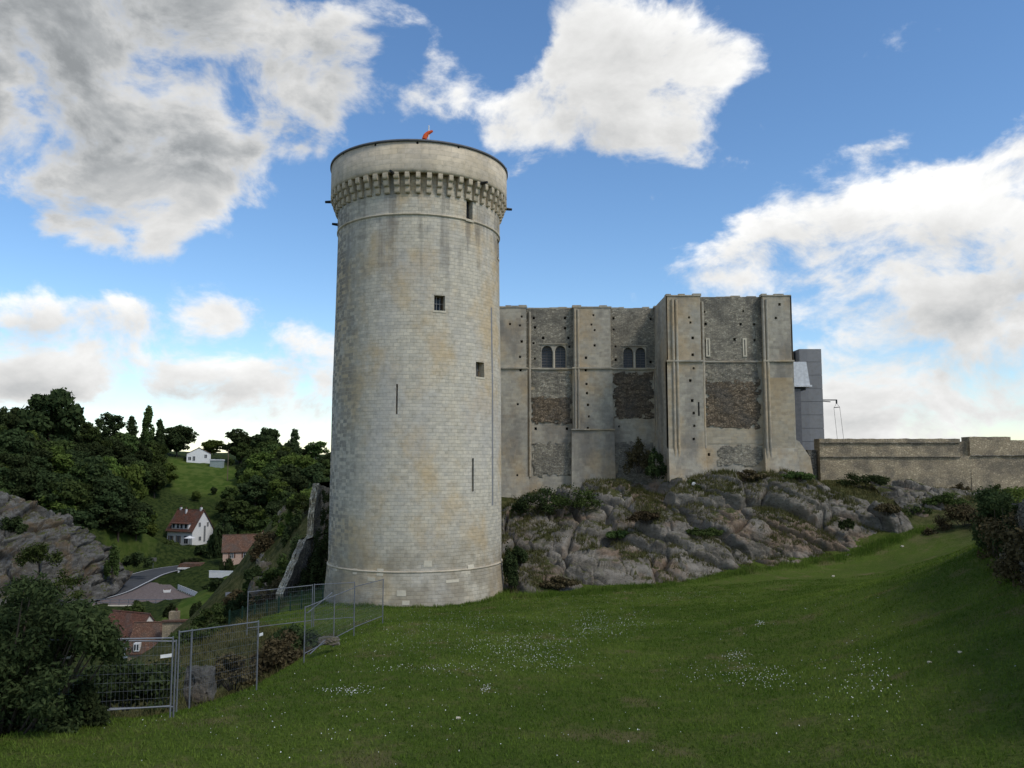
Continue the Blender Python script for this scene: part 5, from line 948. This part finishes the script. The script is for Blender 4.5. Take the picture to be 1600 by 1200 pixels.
sb = W(519, 1008, 36.5); st = thing('barrier_brace', 'slanting steel brace pole beside the sagging barrier panel', 'brace', W(480, 958, 34.2)); MB().tube((0, 0, 0), W(519, 926, 37) - st.location, .022, n=8).build('pole', 'steel', st); MB().tube(W(484, 1022, 34) - st.location, W(508, 1000, 35.6) - st.location, .022, n=8).build('foot_pole', 'steel', st)
# green netting fence on the rim
A2, B2 = gp(360, 52), gp(505, 58); nf = thing('green_netting_fence', 'dark green netting fence on posts along the drop left of the tower', 'fence', A2); D2 = B2 - A2
for i in range(9): q = D2 * i / 8; MB().box(q + Vector((0, 0, .55)), (.09, .09, 1.7)).build('post', 'net_green', nf)
mb = MB()
for i in range(90): q = D2 * i / 90; mb.tube(q, q + Vector((0, 0, 1.3)), .012, n=3, caps=False)
for j in range(14): mb.tube(Vector((0, 0, .1 + j * .09)), D2 + Vector((0, 0, .1 + j * .09)), .009, n=3, caps=False)
tag(mb.build('netting', 'net_green', nf), kind='stuff')
# stones
def stone(name, label, cat, loc, size, seed, mat='rock'):
    import bmesh
    bm = bmesh.new(); bmesh.ops.create_icosphere(bm, subdivisions=4, radius=1)
    for v in bm.verts:
        p = v.co.copy(); q = p * 1.6 + Vector((seed, 0, 0)); p = Vector((max(-.78, min(.78, p.x)), max(-.78, min(.78, p.y)), max(-.7, min(.7, p.z)))); k = 1 + cells(q, .20) + .1 * noise.noise(q * 2); v.co = Vector((p.x * size[0] * k, p.y * size[1] * k, p.z * size[2] * k))
    me = bpy.data.meshes.new(name); bm.to_mesh(me); bm.free(); o = link(name, me, mat); o.location = loc; tag(o, label, cat); return o
p = W(514, 1001, 36.0); stone('fallen_stone', 'pale fallen stone lying against the sagging barrier', 'stone', p, (.55, .4, .22), 3)
p = W(312, 1068, 30); stone('wall_stub', 'squared rough stone stub standing in the ditch beyond the barriers', 'stone', (p.x, p.y, p.z - .1), (.6, .5, .95), 9, 'rock_cliff')
for i, (px, py, Y, s, lb) in enumerate([(1410, 855, 68, .14, 'white stone at the far edge of the lawn under the rocks'), (1302, 901, 63, .12, 'small pale stone on the lawn before the rock dome'), (716, 1123, 22, .07, 'small white stone in the bare lawn patch at the lower middle'), (1500, 1020, 22.5, .06, 'right hand of two pale stones on the shaded bank'), (1452, 1036, 23, .06, 'left hand of two pale stones on the shaded bank')]):
    q = W(px, py, Y); z = g1(q.x, q.y); 
    for _ in range(12):   # slide along the ray until it meets the ground
        q = W(px, py, Y); z = g1(q.x, q.y); Y *= 1 + .5 * (q.z - z) / max(2, CAMZ - z)
    stone('loose_stone', lb, 'stone', (q.x, q.y, z + s * .3), (s, s * .8, s * .6), 20 + i, 'pale_stone')
p = W(1084, 757, 75.2); fl = thing('floodlight', 'small white round floodlight on the rock at the keep corner', 'lamp', (p.x, p.y, p.z - .4)); MB().tube((0, 0, -.5), (0, 0, .25), .04, n=6).build('stake', 'dark_iron', fl); mb = MB()
for k_, (r0, r1, y0, y1) in enumerate([(.05, .17, .22, .14), (.17, .21, .14, 0), (.21, .17, 0, -.06)]): mb.tube((0, y0, .42), (0, y1, .42), r0, r1, 14, k_ == 2)
mb.build('lamp_head', 'white_paint', fl)

# ------------------------------------------------------------------ grass, daisies
def blades(name, n, xs, ys, hgt, wid, mat, mask):
    rng = np.random.default_rng(len(name) + n); x = rng.uniform(*xs, n * 3); y = rng.uniform(ys[0] ** .5, ys[1] ** .5, n * 3) ** 2; ok = mask(x, y); x, y = x[ok][:n], y[ok][:n]; z = gz(x, y); m = len(x)
    a = rng.random(m) * 6.28; h = hgt * rng.uniform(.5, 1.4, m); w = wid * rng.uniform(.7, 1.3, m) * (1 + y / 40); lx, ly = rng.normal(size=m) * h * .5, rng.normal(size=m) * h * .5
    V = np.stack([np.stack([x - np.cos(a) * w, y - np.sin(a) * w, z - .01], 1), np.stack([x + np.cos(a) * w, y + np.sin(a) * w, z - .01], 1), np.stack([x + lx, y + ly, z + h], 1)], 1)
    o = link(name, quads_mesh(name, V), mat); return tag(o, {'lawn_grass': 'short green grass of the lawn', 'rough_grass': 'longer dry grass along the lawn edges'}[name], 'grass', kind='stuff')
infr = lambda x, y: (np.abs(x) < y * .68 + 1)
blades('lawn_grass', 240000, (-16, 34), (13, 62), .075, .010, 'grass_blade', lambda x, y: infr(x, y) & (lawn_mask(x, y) > .5) & (np.hypot(x - TX, y - TY) > 6.9))
def edge(x, y):
    lm = lawn_mask(x, y); e = (np.abs(lm - .4) < .4) & (x < 0) | (lm < .3) & (x < -5) & (x > -30) & (y < 75) | (y > 77) & (x > 0); return e & infr(x, y) & (np.hypot(x - TX, y - TY) > 6.9)
blades('rough_grass', 90000, (-30, 58), (15, 87), .30, .014, 'grass_dry', edge)
# tufts on the rock ledges
f = OUTP; i0 = RNG.integers(2, f.shape[0] - 3, 30000); j0 = RNG.integers(3, f.shape[1] - 3, 30000); du = f[i0 + 2, j0] - f[i0 - 2, j0]; dv = f[i0, j0 + 2] - f[i0, j0 - 2]; nn = np.cross(du, dv); nn /= np.linalg.norm(nn, axis=1)[:, None] + 1e-9; nn *= np.sign(nn[:, 2:3]); pt = f[i0, j0]
ok = (nn[:, 2] > .72) & (fbm(pt[:, 0] * .3, pt[:, 2] * .5, 21) > -.02); pt = pt[ok]; m = len(pt); V = []
for q in range(4):
    h = RNG.uniform(.15, .5, m); a = RNG.random(m) * 6.28; o_ = RNG.normal(size=(m, 2)) * .12; b0 = pt + np.concatenate([o_, np.zeros((m, 1)) - .05], 1); w = .03; tip = b0 + np.stack([RNG.normal(size=m) * .15, RNG.normal(size=m) * .15 - .1, h], 1)
    V.append(np.stack([b0 + np.stack([-np.cos(a) * w, -np.sin(a) * w, 0 * a], 1), b0 + np.stack([np.cos(a) * w, np.sin(a) * w, 0 * a], 1), tip], 1))
tag(link('ledge_grass', quads_mesh('ledge_grass', np.concatenate(V)), 'grass_dry'), 'tufts of dry grass growing on the rock ledges', 'grass', kind='stuff')
def ray_ground(px, py):
    lo, hi = np.full(len(px), 8.0), np.full(len(px), 75.0)
    xc, yc = (px - 800) / F, (600 - py) / F; k = CP - yc * SP
    Y = np.full(len(px), 30.0)
    for _ in range(26):
        mid = (lo + hi) / 2; x = xc * mid / k; z = CAMZ + mid / k * (SP + yc * CP); above = z > gz(x, mid); lo = np.where(above, mid, lo); hi = np.where(above, hi, mid)
    return xc * lo / k, lo
pts = []
for (cx, cy, sx, sy, nn_) in [(640, 985, 60, 18, 130), (700, 975, 60, 10, 140), (760, 970, 60, 8, 120), (800, 1010, 50, 10, 240), (850, 1005, 45, 12, 260), (840, 1035, 50, 8, 200), (915, 965, 40, 8, 200), (930, 985, 30, 6, 180), (970, 975, 40, 6, 160), (675, 1045, 50, 5, 120), (545, 1082, 25, 4, 120), (640, 1010, 90, 12, 160), (900, 940, 90, 8, 110), (1060, 932, 60, 6, 120), (1150, 1050, 60, 12, 160), (1190, 1060, 40, 10, 120), (1150, 1025, 10, 4, 60), (1190, 975, 5, 2, 40), (1355, 1045, 20, 25, 80), (1340, 1080, 40, 30, 80), (760, 1078, 6, 3, 40), (800, 990, 300, 50, 260), (900, 1110, 400, 60, 110), (500, 1120, 200, 40, 130), (1030, 960, 250, 30, 160)]:
    pts.append(np.stack([RNG.normal(cx, sx, nn_), RNG.normal(cy, sy, nn_)], 1))
pts = np.concatenate(pts); pts = pts[(pts[:, 1] > 925) & (pts[:, 1] < 1198)]; x, y = ray_ground(pts[:, 0], pts[:, 1]); ok = (lawn_mask(x, y) > .8) & (np.hypot(x - TX, y - TY) > 7.2) & (y < 66); x, y = x[ok], y[ok]; z = gz(x, y) + RNG.uniform(.04, .08, len(x)); r = RNG.uniform(.006, .0155, len(x)); a = np.arange(6) * math.pi / 3
tilt = RNG.normal(size=(len(x), 2)) * .35; tilt[:, 1] -= .45
V = np.stack([np.stack([x + r * math.cos(t), y + r * math.sin(t), z + r * (tilt[:, 0] * math.cos(t) - tilt[:, 1] * math.sin(t))], 1) for t in a], 1)
tag(link('daisies', quads_mesh('daisies', V), 'daisy'), 'white daisies scattered in drifts over the lawn', 'flowers', kind='stuff')

# longer grass and weeds where the mower does not reach: round the tower foot and along the rock
m = 9000; a = RNG.random(m) * 6.283; rr = 6.72 + RNG.random(m) ** 2 * .55; x1, y1 = TX + np.cos(a) * rr, TY + np.sin(a) * rr
ob = interp_line(OUT_B, 400); i1 = RNG.integers(0, 400, 16000); x2, y2 = ob[i1, 0] + RNG.normal(size=16000) * .35, ob[i1, 1] - .2 + RNG.normal(size=16000) * .45
x, y = np.concatenate([x1, x2]), np.concatenate([y1, y2]); z = gz(x, y); m = len(x); a = RNG.random(m) * 6.283; h = RNG.uniform(.08, .34, m) * (.5 + np.clip(fbm(x * .8, y * .8, 31) * 3 + .5, 0, 1.3)); w = .022
V = np.stack([np.stack([x - np.cos(a) * w, y - np.sin(a) * w, z - .02], 1), np.stack([x + np.cos(a) * w, y + np.sin(a) * w, z - .02], 1), np.stack([x + RNG.normal(size=m) * .08, y + RNG.normal(size=m) * .08, z + h], 1)], 1)
tag(link('foot_grass', quads_mesh('foot_grass', V), 'grass_blade'), 'longer grass along the tower foot and the rock edge', 'grass', kind='stuff')
